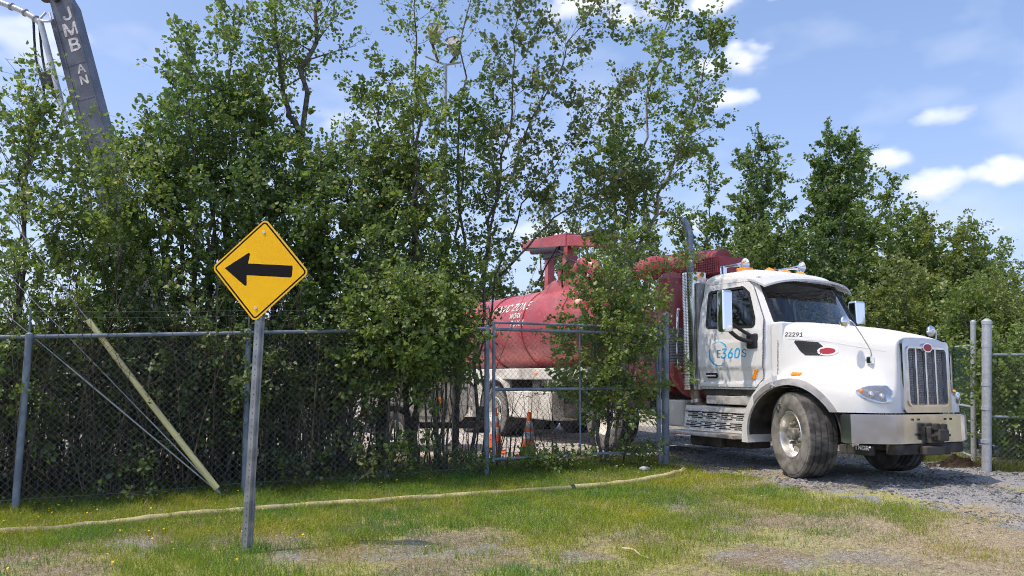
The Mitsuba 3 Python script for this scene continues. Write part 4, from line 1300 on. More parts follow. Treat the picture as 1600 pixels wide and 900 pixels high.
tp(on_tank('GNVC ZONE', -8.95, 2.78, .205, .28), 'text_white', 'lettering', tank, smooth=False)
tp(on_tank('WORX', -8.0, 2.60, .12, .1), 'text_white', 'lettering', tank, smooth=False)
tp(on_tank('PC XM', -7.9, 2.42, .13, .12), 'text_white', 'lettering', tank, smooth=False)
tp(hull_spheres([((-7.3, -.45, 3.10), .06), ((-5.75, -.45, 3.10), .06), ((-6.9, -.40, 3.33), .06), ((-5.85, -.40, 3.33), .06), ((-7.3, .45, 3.10), .06), ((-5.75, .45, 3.10), .06), ((-6.9, .4, 3.33), .06), ((-5.85, .4, 3.33), .06)], 8), 'red_paint', 'tank_hatch', smooth=30)
# vertical suction riser, elbow, slewing column and boom
tp(tube([(-6.55, -.28, 3.2), (-6.55, -.28, 3.62)], .20, 22), 'dark_red', 'riser')
tp(tube([(-6.55, -.28, 3.60), (-6.55, -.28, 3.66)], .23, 22), 'dark_frame', 'riser_flange')
tp(tube(smooth_path([(-6.2, -.2, 3.1), (-6.15, -.25, 3.45), (-5.95, -.25, 3.64), (-5.65, -.2, 3.52), (-5.5, -.15, 3.2), (-5.45, -.1, 2.9)], 22), .165, 16), 'red_paint', 'elbow_pipe')
tp(tube(smooth_path([(-6.4, -.50, 3.2), (-6.3, -.56, 3.55), (-6.05, -.55, 3.72), (-5.75, -.5, 3.58), (-5.7, -.45, 3.2)], 20), .018, 7), 'black_plastic', 'hydraulic_hose')
tp(cat([box(-7.75, -7.60, -.10, .08, 3.25, 4.10, .01)]), 'red_paint', 'boom_column')
tp(hull_spheres([((-8.7, sy_ * .14, z_), .02) for sy_ in (-1, 1) for z_ in (4.38, 4.56)] + [((-6.8, sy_ * .14, z_), .02) for sy_ in (-1, 1) for z_ in (4.20, 4.46)], 8), 'red_paint', 'boom_arm', smooth=20)
tp(cat([box(-7.7, -6.9, -.17, -.10, 4.00, 4.22, .02), rod((-8.2, -.16, 4.26), (-7.0, -.16, 4.14), .075, 14)]), 'black_plastic', 'boom_cylinder')
tp(hull_spheres([((-6.9, sy_ * .12, z_), .02) for sy_ in (-1, 1) for z_ in (4.22, 4.44)] + [((-5.35, sy_ * .10, z_), .02) for sy_ in (-1, 1) for z_ in (3.98, 4.16)], 8), 'red_paint', 'boom_arm', smooth=20)
tp(box(-6.2, -5.55, -.16, .16, 4.27, 4.37, .03), 'black_plastic', 'boom_hose_saddle')
tp(cat([tube(smooth_path([(-8.6, -.18, 4.40), (-7.6, -.2, 4.24), (-6.8, -.2, 4.02), (-6.5, -.25, 3.6)], 20), .02, 6), tube(smooth_path([(-6.6, -.5, 4.1), (-6.9, -.6, 3.7), (-7.1, -.7, 3.3)], 14), .018, 6)]), 'black_plastic', 'hydraulic_line')
tp(cat([box(-6.95, -6.75, -.14, .14, 3.75, 4.2, .02)]), 'red_paint', 'slew_head')
# gusset plate with a hole, front frame, cyclones and big suction tube above the cab
gus = Polygon([(-5.2, 2.80), (-4.75, 2.80), (-4.72, 3.05), (-4.95, 3.35), (-5.1, 3.3)]).difference(Point(-4.95, 3.12).buffer(.07))
tp(prism(gus, -1.02, -.98, 'y'), 'red_paint', 'gusset_plate', smooth=False)
tp(box(-5.3, -4.5, -1.0, 1.0, 2.25, 2.60, .03), 'red_paint', 'front_frame_box')
tp(tube([(-4.05, -.05, 3.36), (-3.3, -.05, 3.31), (-2.2, -.05, 3.24)], .205, 28), 'dark_red', 'suction_tube')
tp(hull_spheres([((-4.4, -.1, 3.37), .13), ((-4.1, -.05, 3.38), .17), ((-4.1, -.05, 3.26), .17)], 12), 'red_paint', 'tube_elbow')
tp(box(-2.45, -1.90, -.45, .25, 2.96, 3.26, .02), 'dark_red', 'filter_box')
fb = [box(-2.42 + .04 * k, -2.41 + .04 * k, -.462, -.45, 2.98, 3.24) for k in range(13)] + [box(-2.43, -1.92, -.463, -.451, 2.99 + .04 * k, 3.0 + .04 * k) for k in range(7)]
tp(cat(fb), 'red_paint', 'filter_screen', smooth=False)
for x, y in ((-2.85, -.62), (-3.1, .4)):
    c = lathe([(.001, 3.08), (.13, 3.05), (.235, 2.95), (.275, 2.80), (.275, 2.0), (.20, 1.6), (.10, 1.3)], 36); c.vertices = c.vertices[:, [0, 2, 1]] + [x, y, 0]
    tp(c, 'red_paint', 'cyclone', smooth=30)
tp(cat([tube([(-2.42, -.88, 2.08 - .045 * k), (-2.42, -.88, 2.05 - .045 * k), (-2.42, -.88, 2.035 - .045 * k)], [.125, .135, .118], 18) for k in range(13)]), 'duct_grey', 'corrugated_duct')
tp(tube(smooth_path([(-2.42, -.88, 1.52), (-2.41, -.86, 1.3), (-2.30, -.75, 1.12), (-2.1, -.5, 1.05)], 14), .14, 16), 'red_paint', 'duct_elbow')
tp(box(-3.6, -2.55, -.95, -.6, 1.05, 1.55, .04), 'dark_red', 'pump_housing')
tp(box(-4.35, -2.5, -.55, .9, 1.0, 2.0, .03), 'dark_frame', 'blower')
tp(cat([tube([(-3.9 - .02 * k, -.95, 2.02 - .05 * k), (-3.1, -.95, 2.0 - .05 * k)], .018, 6) for k in range(6)]), 'duct_grey', 'louvre_bars')
# chassis bodywork along the near side
tp(box(-11.2, -4.55, -1.16, -.55, 1.24, 1.47, .02), 'cream_paint', 'side_beam')
tp(box(-11.2, -4.4, .55, 1.16, 1.24, 1.47, .02), 'cream_paint', 'side_beam')
tb = tp(box(-7.42, -5.72, -1.18, -.55, .44, 1.00, .02), 'cream_paint', 'tool_box')
for a, b in ((-7.40, -6.60), (-6.57, -5.75)):
    tp(box(a, b, -1.192, -1.178, .46, .98, .006), 'cream_paint', 'door', tb)
tp(box(-5.72, -4.6, -.9, -.5, .5, 1.2, .03), 'dark_frame', 'hydraulic_tank')
tp(box(-6.6, -6.3, -1.10, -1.05, 1.0, 1.24, .01), 'dark_frame', 'bracket')
for x in (-7.5, -4.7):
    tp(box(x - .04, x + .04, -1.1, -.5, .95, 1.26, .01), 'dark_frame', 'bracket')
for x in (-8.05, -9.45):
    fd = Point(x, .55).buffer(.74, quad_segs=16).difference(Point(x, .55).buffer(.69, quad_segs=16)).intersection(sbox(x - 1, .62, x + 1, 2))
    tp(prism(fd, -1.22, -.5, 'y'), 'cream_paint', 'rear_fender', smooth=30)
tp(box(-10.2, -10.15, -1.2, -.5, .35, 1.2), 'dark_frame', 'mud_flap')
for x in (-6.35, -8.8):
    tp(box(x - .05, x + .05, -1.175, -1.16, 1.34, 1.38, .004), 'amber_lens' if x > -8 else 'red_lens', 'side_marker')

# ------------------------------------------------------------------ towed light tower behind the fence
lt = thing('light_tower', 'white towed light tower trailer with raised floodlights behind the hedge', 'light tower')


def lp(m, matl, name, parent=None, smooth=35, label=None):
    return put(m, matl, name, parent or lt, smooth=smooth, label=label)


LY = 13.1
prof = rounded([(-2.62, .42), (-.86, .42), (-.80, .62), (-.80, 1.0), (-1.0, 1.30), (-1.3, 1.42), (-2.2, 1.42), (-2.62, 1.15)], .10)
well = affinity.translate(affinity.scale(Point(0, 0).buffer(1, quad_segs=12), .43, .42), -2.06, .30)
b = man(prism(prof, LY, LY + 1.3, 'y')) - man(prism(well, LY - .1, LY + .22, 'y'))
bk = lp(unman(b), 'trailer_white', 'cabinet', smooth=30)
for a, c in ((-1.75, -1.15),):
    lp(box(a, c, LY - .012, LY - .002, .52, 1.22, .004), 'trailer_white', 'door', bk)
lp(cat([box(-1.68, -1.22, LY - .02, LY - .010, .66 + .05 * k, .685 + .05 * k) for k in range(7)]), 'grey_trim', 'louvres', bk, smooth=False)
labels[bk + '__louvres'] = {'kind': 'stuff'}
lp(box(-2.60, -2.52, LY - .03, LY - .002, .56, .72, .01), 'red_lens', 'tail_lamp')
lp(box(-1.27, -1.19, LY - .035, LY - .002, .72, .84, .01), 'amber_lens', 'side_lamp')
arcp = well.buffer(.03).difference(well.buffer(-.01)).intersection(sbox(-3, .30, 0, 1))
lp(prism(arcp, LY - .03, LY + .2, 'y'), 'grey_trim', 'fender', smooth=30)
Wm = np.eye(4); Wm[:3, :3] *= .62; Wm[:3, 3] = (-2.06, LY + .10, .27)
w = key_for('wheel', lt)
put(ply_tread, 'rubber', 'tread', w, M=Wm); put(ply_wall, 'sidewall', 'sidewall', w, M=Wm); put(ply_rim, 'cream_paint', 'rim', w, M=Wm)
lp(cat([rod((-.98, LY - .16, .12), (-.98, LY - .16, 1.25), .045, 12), trimesh.creation.cone(radius=.22, height=.26, sections=14).apply_translation((-.98, LY - .16, -.06)), box(-1.03, -.93, LY - .16, LY + .1, .50, .60)]), 'dark_frame', 'jack_stand')
lp(cat([box(-2.5, -.5, LY + .1, LY + .2, .30, .42, .01), box(-2.5, -.5, LY + 1.0, LY + 1.1, .30, .42, .01)]), 'dark_frame', 'chassis_rails')
lp(tube([(-1.25, LY + .5, 1.3), (-1.25, LY + .5, 3.3), (-1.25, LY + .5, 3.32), (-1.25, LY + .5, 5.4), (-1.25, LY + .5, 5.42), (-1.25, LY + .5, 7.0)], [.07, .07, .055, .055, .04, .04], 12), 'galvanised', 'mast')
hb = lp(tube([(-1.62, LY + .5, 7.15), (-1.25, LY + .5, 6.98), (-.95, LY + .5, 7.03)], .022, 8), 'galvanised', 'lamp_bar')
for x, z, t in ((-1.50, 7.42, .5), (-1.06, 7.16, -.1)):
    m = lathe([(.001, .0), (.06, .01), (.07, .05), (.15, .27), (.165, .29), (.165, .31), (.15, .315), (.14, .30), (.001, .295)], 24)
    m.apply_transform(trimesh.transformations.rotation_matrix(math.pi / 2 + .9, [1, 0, 0])); m.apply_transform(trimesh.transformations.rotation_matrix(t, [0, 1, 0])); m.apply_translation((x, LY + .5, z))
    fk_ = lp(m, 'grey_trim', 'floodlight', smooth=40)
    lp(rod((x, LY + .5, z - .02), (x * .5 - 1.25 * .5, LY + .5, 7.02), .025, 8), 'dark_frame', 'lamp_arm', fk_)

# ------------------------------------------------------------------ crane truck in the yard, its boom rising over the hedge
cr_ = thing('crane_truck', 'white crane truck parked behind the hedge with its dark lettered boom raised', 'crane truck')


def cp_(m, matl, name, parent=None, smooth=35, M=None):
    return put(m, matl, name, parent or cr_, smooth=smooth, M=M)


CY = 18.0
cp_(box(-12.0, -4.2, CY, CY + 2.2, .62, .80, .02), 'dark_frame', 'chassis')
bed = cp_(box(-11.6, -6.2, CY - .05, CY + 2.25, .98, 1.14, .02), 'trailer_white', 'bed')
cp_(box(-11.6, -3.6, CY - .10, CY - .06, .36, .47, .01), 'guard_plastic', 'side_stripe')
cp_(box(-9.6, -6.4, CY - .02, CY + .5, .45, .93, .03), 'grey_trim', 'side_lockers')
cabp = rounded([(-6.1, .55), (-3.7, .55), (-3.66, 1.1), (-3.8, 1.25), (-4.15, 1.95), (-6.05, 2.0)], .08)
c = man(prism(cabp, CY, CY + 2.2, 'y')) - man(prism(rounded([(-5.6, 1.25), (-4.15, 1.25), (-4.4, 1.82), (-5.6, 1.82)], .05), CY - .1, CY + 2.3, 'y'))
ck_ = cp_(unman(c), 'trailer_white', 'cab', smooth=30)
cp_(box(-5.6, -4.2, CY + .9, CY + 1.2, 1.2, 1.8), 'seat_cloth', 'seats', ck_)
for x in (-10.6, -9.3, -4.7):
    Wm = np.eye(4); Wm[:3, :3] *= .95; Wm[:3, 3] = (x, CY + .14, .27)
    w = key_for('wheel', cr_)
    put(ply_tread, 'rubber', 'tread', w, M=Wm); put(ply_wall, 'sidewall', 'sidewall', w, M=Wm); put(ply_rim, 'cream_paint', 'rim', w, M=Wm)
# boom frame: v up along the boom, u across it, n towards the viewer
b0, b1 = np.array([-8.80, CY + .6, 1.6]), np.array([-11.66, CY + .6, 10.9])
ev_ = (b1 - b0) / np.linalg.norm(b1 - b0)
en = np.array([0, -1.0, 0]); en = en - ev_ * (en @ ev_)
eu = np.cross(ev_, en)
BM = np.eye(4); BM[:3, 0] = eu; BM[:3, 1] = ev_; BM[:3, 2] = en; BM[:3, 3] = b0
LB = float(np.linalg.norm(b1 - b0))
cp_(box(-.34, .40, 0, 3.0, -.32, .18, .04), 'boom_grey', 'slew_column', M=BM)
bp = rounded([(-.25, -.2), (.27, -.2), (.27, LB - .45), (.18, LB - .12), (.02, LB), (-.25, LB)], .05)
bo = cp_(prism(bp, -.28, .16, 'z'), 'boom_grey', 'boom', M=BM, smooth=20)
cp_(box(-.40, -.26, .3, LB - .7, -.20, .10, .02), 'boom_grey', 'boom_rib', bo, M=BM)
zz = LB - .46
for chx, hgt in (('J', .33), ('M', .33), ('B', .33), ('A', .22), ('N', .22)):
    m = meshkit.text_mesh(chx, hgt, .004, True)
    m.vertices = m.vertices * [1.05, 1, 1]
    ext = m.bounds
    zz -= hgt + .09 + (.30 if chx == 'A' else 0)
    m.apply_translation((.085 - (ext[0][0] + ext[1][0]) / 2, zz, .1615))
    cp_(m, 'text_white', 'lettering', bo, M=BM, smooth=False)
for q_ in np.arange(1.0, LB - .6, .95):
    cp_(box(-.255, .275, q_, q_ + .012, .158, .168, .002), 'boom_grey', 'weld_plate', bo, M=BM)
for sx in (-.235, .255):
    cp_(box(sx - .012, sx + .012, .1, LB - .6, .158, .178, .003), 'boom_grey', 'edge_flange', bo, M=BM)
pipe = smooth_path([(-.62, -.1, .12), (-.60, LB * .5, .2), (-.58, LB - 1.15, .22), (-.62, LB - .75, .22), (-.95, LB - .35, .2), (-1.5, LB + .1, .2), (-2.2, LB + .7, .2)], 40)
cp_(tube(pipe, .070, 14), 'boom_pipe', 'delivery_pipe', M=BM)
for k in (21, 25, 29):
    cp_(tube([pipe[k], pipe[k] * .6 + pipe[k + 1] * .4], .10, 14), 'grey_trim', 'pipe_coupling', M=BM)
cp_(cat([tube(smooth_path([(-.8, LB - .6, .1), (-.95, LB - 1.6, .15), (-.92, LB - 2.3, .2), (-.95, LB - 2.9, .2), (-.62, LB - 3.5, .18)], 24), .03, 7), tube(smooth_path([(-.7, LB - .5, .0), (-.82, LB - 1.7, .1), (-.75, LB - 2.4, .2), (-.62, LB - 3.2, .18)], 24), .03, 7), box(-.95, -.62, LB - 2.45, LB - 2.05, .0, .25, .03)]), 'black_plastic', 'hydraulic_hoses', M=BM)
cp_(cat([box(-.55, .10, LB - .1, LB + .45, -.2, .14, .08), rod((-.4, LB + .1, -.3), (-.4, LB + .1, .25), .14, 16), rod((-.05, LB - .25, -.3), (-.05, LB - .25, .25), .10, 16)]), 'dark_frame', 'boom_joint', M=BM)
cp_(box(.0, .35, LB + .05, LB + .4, -.15, .15, .04), 'dark_red', 'joint_cover', M=BM)
cp_(tube(smooth_path([(-.4, LB - .55, .2), (-.55, LB - .75, .28), (-.30, LB - .85, .28), (-.3, LB - .6, .22)], 14), .03, 7), 'boom_pipe', 'hook_ring', M=BM)

# ------------------------------------------------------------------ trees


def unit(v):
    return v / (np.linalg.norm(v, axis=-1, keepdims=True) + 1e-12)


LEAF6 = np.array([(0, 0, 0), (.36, .20, .06), (.44, .48, .09), (0, 1.0, -.03), (-.44, .48, .09), (-.36, .20, .06)])
LF6 = np.array([(0, 1, 2), (0, 2, 3), (0, 3, 4), (0, 4, 5)])
LEAF4 = np.array([(0, 0, 0), (.46, .42, .10), (0, 1.0, -.03), (-.46, .42, .10)])
LF4 = np.array([(0, 1, 2), (0, 2, 3)])


def leaves(rng, pos, axis, size, near=True, droop=.35, width=.95):
    """A leaf at each position: a folded blade along AXIS, its face turned mostly to the sky and to chance."""
    n = len(pos)
    t = unit(axis + rng.normal(0, .65, (n, 3)) + np.array([0, 0, -droop]))
    nn = unit(rng.normal(0, .75, (n, 3)) + np.array([-.15, -.12, .55]))
    s = unit(np.cross(t, nn))
    nn = np.cross(s, t)
    P, F = (LEAF6, LF6) if near else (LEAF4, LF4)
    k = len(P)
    v = pos[:, None] + size[:, None, None] * (P[None, :, 0:1] * s[:, None] * width + P[None, :, 1:2] * t[:, None] + P[None, :, 2:3] * nn[:, None])
    return v.reshape(-1, 3), (F[None] + (np.arange(n) * k)[:, None, None]).reshape(-1, 3), k


GREENS = {'deep': ((.100, .192, .036), (.160, .260, .054)), 'mid': ((.135, .232, .040), (.210, .305, .060)), 'lush': ((.165, .265, .042), (.245, .340, .066)),
          'yellow': ((.170, .245, .036), (.24, .305, .056)), 'dull': ((.120, .182, .052), (.175, .235, .072)), 'dark': ((.086, .150, .036), (.130, .20, .050))}


def woody(rng, stems, r0, n_branch, reach, leaf_n, leaf_size, t0=.25, rise=.75, twig=5, near=True, green='mid', twig_len=.42, wood_n=5, shape=None, sprig=.3, trunk_taper=.12, width=.95, back=1.0, airy=0.0):
    """Wood and leaves of one tree or bush. stems: control paths of its trunks; branches leave each from t0 of its height on, twigs leave them and leaves hang on the twigs.
    reach: branch length at the lower crown; shape(t): factor along the crown."""
    wood, P, A, B = [], [], [], []
    shape = shape or (lambda t: .35 + .65 * math.sin(math.pi * min(1, .15 + .85 * t)) if t < .9 else .25)
    for st in stems:
        path = smooth_path(st, 16)
        seglen = np.linalg.norm(path[-1] - path[0])
        path[1:-1] += rng.normal(0, .008 * seglen, (14, 3)) * [1, 1, 0]
        rad = r0 * (1 - (1 - trunk_taper) * np.linspace(0, 1, 16) ** .9)
        wood.append(tube(path, rad, 7 if near else 5, False))
        ga_ = rng.uniform(0, 6.28)
        for b in range(n_branch):
            f = (b + rng.uniform(0, 1)) / n_branch
            t = t0 + (1.0 - t0) * f
            q = t * 15; i = min(14, int(q)); p = path[i] + (path[i + 1] - path[i]) * (q - i)
            d = unit(path[i + 1] - path[i])
            ga_ += 2.4 + rng.normal(0, .4)
            out = np.array([math.cos(ga_), math.sin(ga_) * back, 0])
            L = reach * shape(f) * rng.uniform(.6, 1.25)
            dirv = unit(out * (1.05 - .35 * f) + d * rise * rng.uniform(.6, 1.3))
            bp = [p]
            for s in range(4):
                dirv = unit(dirv + np.array([0, 0, .10 * rise]) + rng.normal(0, .14, 3))
                bp.append(bp[-1] + dirv * L / 4)
            bp = np.array(bp)
            rb = max(.0035, rad[i] * .42 * (1 - .5 * f))
            wood.append(tube(bp, np.linspace(rb, .0025, 5), 4, False))
            nt = max(2, int(round(twig * (.5 + L / max(reach, .01)))))
            for k in range(nt):
                u = rng.uniform(.18, 1.0)
                qi = min(3, int(u * 4)); tp0 = bp[qi] + (bp[qi + 1] - bp[qi]) * (u * 4 - qi)
                td = unit(unit(bp[qi + 1] - bp[qi]) * .7 + rng.normal(0, .62, 3) + np.array([0, 0, .12]))
                tl = twig_len * rng.uniform(.45, 1.2) * (1.15 - .4 * u)
                te = tp0 + td * tl + np.array([0, 0, -.06 * tl])
                if near and rng.random() < .8:
                    wood.append(tube([tp0, (tp0 + te) / 2 + [0, 0, .02 * tl], te], [.0028, .002, .0012], 3, False))
                m = max(2, int(leaf_n * rng.uniform(.5, 1.5) * (1 + .35 * airy - airy * f)))
                w = rng.beta(1.7, 1.0, m)[:, None] * 1.04
                P.append(tp0 + (te - tp0) * w + rng.normal(0, sprig * .11, (m, 3)))
                A.append(np.repeat(unit(te - tp0)[None], m, 0)); B.append(np.full(m, rng.random()))
        # the leading shoot is leafy too
        m = leaf_n * 3
        w = rng.uniform(.86, 1.0, m)
        qi = np.minimum(14, (w * 15).astype(int))
        P.append(path[qi] + (path[qi + 1] - path[qi]) * (w * 15 - qi)[:, None] + rng.normal(0, .06, (m, 3))); A.append(np.repeat(np.array([[0, 0, 1.0]]), m, 0)); B.append(np.full(m, rng.random()))
    P, A, B = np.vstack(P), np.vstack(A), np.concatenate(B)
    ok = P[:, 2] > ground_z(P[:, 0], P[:, 1]) + .05
    P, A, B = P[ok], A[ok], B[ok]
    n = len(P)
    size = leaf_size * rng.uniform(.50, 1.20, n) * (.75 + .60 * B)
    v, f, k = leaves(rng, P, A, size, near, width=width)
    c0, c1 = (np.array(c) for c in GREENS[green])
    mixv = np.clip(.55 * B + .45 * rng.random(n), 0, 1)[:, None]
    col = c0 + (c1 - c0) * mixv
    col = col * rng.uniform(.75, 1.2, (n, 1))
    odd = rng.random(n)
    col[odd < .018] = col[odd < .018] * [2.2, 1.25, .8]
    return cat(wood), tm(v, f), np.repeat(np.clip(col, .008, .4), k, axis=0)


def tree(name, label, category, seed, stems, bark='bark', group=None, **kw):
    rng = np.random.default_rng(seed)
    k = thing(name, label, category, group)
    wood, lv, col = woody(rng, stems, **kw)
    put(wood, bark, 'trunk' if 'tree' in name or 'aspen' in name or 'sapling' in name else 'stems', k, smooth=True)
    put(lv, 'leaf', 'crown' if 'tree' in name or 'aspen' in name or 'sapling' in name else 'foliage', k, smooth=False, color=col)
    LEAF_COUNT[0] += len(lv.faces)
    return k


LEAF_COUNT = [0]
HG = 'broadleaf hedge trees growing behind the chain link fence'


def multi(rng, path, n, spread, low=.0):
    """N stems of one clump: the given path and companions that lean away from it."""
    path = np.asarray(path, float)
    out = [path]
    for _ in range(n - 1):
        a = rng.uniform(0, 6.28); s = rng.uniform(.5, 1.0) * spread
        q = path.copy()
        t = np.linspace(0, 1, len(path))[:, None] ** .6
        q = q + np.array([math.cos(a), math.sin(a) * .6, 0]) * s * (.25 + t) ; q[:, 2] = path[:, 2] * (1 - .35 * rng.random() * t[:, 0])
        q[0, 2] = path[0, 2]
        out.append(q)
    return out


rs = np.random.default_rng(77)
# the hedge, left to right
tree('aspen_sapling', 'airy aspen clump at the left edge of the photo with sparse top sprays', 'tree', 1, multi(rs, [[-5.71, 8.69, 0], [-5.69, 8.69, 3.2], [-5.62, 8.69, 5.0]], 4, .55), group=HG, r0=.028, n_branch=17, reach=.95, leaf_n=18, leaf_size=.056, t0=0.1, green='mid', airy=.85)
tree('aspen_sapling', 'pale leafy aspen clump under the raised boom, second from the left', 'tree', 2, multi(rs, [[-4.98, 8.75, 0], [-5.03, 8.75, 2.6], [-5.16, 8.75, 4.0]], 4, .5), group=HG, r0=.026, n_branch=17, reach=.85, leaf_n=20, leaf_size=.054, t0=0.1, green='lush', airy=.85)
tree('aspen_sapling', 'bushy aspen clump with a bare whip just right of the boom', 'tree', 3, multi(rs, [[-4.6, 9.45, 0], [-4.62, 9.45, 2.6], [-4.7, 9.45, 4.45]], 4, .5) + [[[-4.95, 9.3, 0], [-5.0, 9.3, 2.6], [-5.12, 9.3, 4.25]]], group=HG, r0=.028, n_branch=17, reach=.95, leaf_n=21, leaf_size=.056, t0=0.1, green='lush', airy=.85)
tree('hedge_tree', 'dense dark tree behind the sign with a tall twin top reaching the frame edge', 'tree', 4, multi(rs, [[-3.99, 9.45, 0], [-4.09, 9.45, 3.64], [-4.26, 9.45, 5.7]], 4, .6), group=HG, r0=.045, n_branch=24, reach=1.15, leaf_n=26, leaf_size=.062, t0=0.1, green='deep', airy=.55)
tree('hedge_tree', 'tall dense tree rising out of the frame directly above the sign', 'tree', 5, multi(rs, [[-3.86, 10.2, 0], [-3.9, 10.2, 4.27], [-3.9, 10.2, 6.5]], 3, .6), group=HG, r0=.05, n_branch=26, reach=1.15, leaf_n=24, leaf_size=.060, t0=0.1, green='mid', airy=.55)
tree('hedge_tree', 'broad dark leafy tree just right of the sign panel', 'tree', 6, multi(rs, [[-3.1, 9.75, 0], [-3.1, 9.75, 2.9], [-3.15, 9.75, 4.25]], 4, .6), group=HG, r0=.045, n_branch=22, reach=1.1, leaf_n=26, leaf_size=.060, t0=0.08, green='deep', airy=.55)
tree('hedge_tree', 'tree with a bare grey upper trunk leaning right out of the top of the frame', 'tree', 7, [[[-3.02, 10.5, 0], [-2.99, 10.5, 4.8], [-2.80, 10.5, 6.32], [-2.66, 10.5, 7.6]], [[-2.99, 10.5, 4.6], [-3.3, 10.5, 5.4], [-3.45, 10.5, 6.6]]], group=HG, bark='bark', r0=.052, n_branch=16, reach=.75, leaf_n=17, leaf_size=.056, t0=.42, green='mid', trunk_taper=.35)
tree('hedge_tree', 'rounded lower tree with a gap of sky above, left of the white floodlights', 'tree', 8, multi(rs, [[-2.21, 10.0, 0], [-2.19, 10.0, 2.9], [-2.2, 10.0, 4.6]], 4, .6), group=HG, r0=.042, n_branch=22, reach=1.0, leaf_n=24, leaf_size=.057, t0=0.1, green='mid', airy=.55)
tree('hedge_tree', 'slim aspen standing just left of the white floodlights', 'tree', 9, multi(rs, [[-1.85, 10.7, 0], [-1.90, 10.7, 3.93], [-1.98, 10.7, 5.5]], 3, .5), group=HG, r0=.045, n_branch=22, reach=.95, leaf_n=24, leaf_size=.056, t0=0.12, green='mid', airy=.55)
tree('hedge_tree', 'very tall leafy aspen in front of the white floodlights', 'tree', 10, multi(rs, [[-1.28, 10.4, 0], [-1.33, 10.4, 3.86], [-1.40, 10.4, 6.9]], 3, .45), group=HG, r0=.05, n_branch=26, reach=1.0, leaf_n=25, leaf_size=.057, t0=0.1, green='lush', airy=.55)
tree('hedge_tree', 'tall dark aspen beside the floodlights, its crown cut by the frame top', 'tree', 12, multi(rs, [[-.85, 11.2, 0], [-.80, 11.2, 4.05], [-.68, 11.2, 7.8]], 2, .5), group=HG, r0=.040, n_branch=27, reach=1.05, leaf_n=24, leaf_size=.056, t0=0.15, green='deep')
tree('leaning_aspen', 'sparse aspen leaning right against the sky above the red tank', 'tree', 13, [[[-.62, 10.85, 0], [-.46, 10.85, 2.6], [.02, 10.85, 4.5], [.75, 10.85, 6.0], [1.35, 10.85, 7.1]], [[-.46, 10.9, 2.6], [-.2, 10.9, 4.2], [.05, 10.9, 5.8], [.15, 10.9, 7.2]]], group=HG, r0=.029, n_branch=26, reach=.75, leaf_n=17, leaf_size=.062, t0=0.24, green='dull', twig=5)
tree('leaning_aspen', 'low sparse aspen arching right over the red boom', 'tree', 14, [[[-.45, 11.6, 0], [-.25, 11.6, 2.7], [.35, 11.6, 4.1], [1.2, 11.6, 5.2], [1.75, 11.6, 5.9]], [[-.2, 11.6, 2.8], [.9, 11.6, 3.9], [2.0, 11.6, 4.3]]], group=HG, r0=.021, n_branch=20, reach=.66, leaf_n=17, leaf_size=.060, t0=.38, green='dull', twig=5)
tree('leaning_aspen', 'tall airy aspen leaning right behind the closed gate leaf', 'tree', 15, [[[1.34, 12.1, -0.1], [1.46, 12.1, 1.52], [1.94, 12.1, 4.1], [2.41, 12.1, 6.54], [2.69, 12.1, 7.84]], [[1.51, 12.1, 1.71], [2.31, 12.1, 3.88], [2.93, 12.1, 5.36], [3.42, 12.1, 7.09]], [[1.61, 12.1, 2.25], [1.67, 12.15, 3.75], [1.74, 12.15, 5.26]]], group=HG, bark='bark_pale', r0=.042, n_branch=26, reach=.80, leaf_n=18, leaf_size=.063, t0=.32, green='mid', twig=6)
tree('leafy_shrub', 'bright green shrub hanging over the closed gate leaf between tank and cab', 'shrub', 16, multi(rs, [[1.35, 10.95, 0], [1.44, 10.92, 1.6], [1.54, 10.9, 3.4]], 6, .34), r0=.022, n_branch=16, reach=.80, leaf_n=17, leaf_size=.058, t0=.20, green='lush', rise=.3)
tree('arching_sapling', 'thin arching sapling whose sprays reach across the exhaust guard to the cab roof', 'tree', 25, [[[1.62, 11.1, 0], [1.85, 11.15, 1.9], [2.35, 11.2, 2.85], [2.75, 11.2, 3.0]]], r0=.013, n_branch=12, reach=.30, leaf_n=7, leaf_size=.055, t0=.5, green='lush', twig=3, twig_len=.25)
tree('leafy_shrub', 'bright shrub pushing through the fence left of the middle fence post', 'shrub', 17, multi(rs, [[-1.58, 9.55, 0], [-1.5, 9.5, 1.5], [-1.42, 9.45, 2.5]], 4, .55), r0=.020, n_branch=18, reach=0.75, leaf_n=20, leaf_size=.057, t0=.42, green='lush', rise=.35)
tree('leafy_shrub', 'bright shrub over the fence top just left of the red tank lettering', 'shrub', 18, multi(rs, [[-.85, 9.95, 0], [-.80, 9.85, 1.5], [-.80, 9.8, 2.3]], 3, .3), r0=.018, n_branch=13, reach=.5, leaf_n=18, leaf_size=.057, t0=.38, green='lush', rise=.35)
tree('hedge_sapling', 'slender leafy sapling in front of the tail of the red tank', 'tree', 23, multi(rs, [[-1.02, 10.2, 0], [-1.02, 10.2, 1.8], [-.98, 10.2, 3.3]], 3, .25), group=HG, r0=.02, n_branch=17, reach=.5, leaf_n=15, leaf_size=.056, t0=.38, green='mid')
tree('leafy_shrub', 'shaded shrub behind the fence between the sign post and the white trailer', 'shrub', 19, multi(rs, [[-2.5, 9.7, 0], [-2.45, 9.65, 1.3], [-2.4, 9.6, 2.3]], 4, .5), r0=.018, n_branch=12, reach=.6, leaf_n=16, leaf_size=.054, t0=0.3, green='mid', rise=.4)
tree('leafy_shrub', 'dark shrub behind the fence under the yellow guy guard', 'shrub', 20, multi(rs, [[-4.4, 8.75, 0], [-4.4, 8.7, 1.2], [-4.4, 8.65, 2.2]], 5, .6), r0=.016, n_branch=11, reach=.55, leaf_n=16, leaf_size=.050, t0=0.2, green='dark', rise=.4)
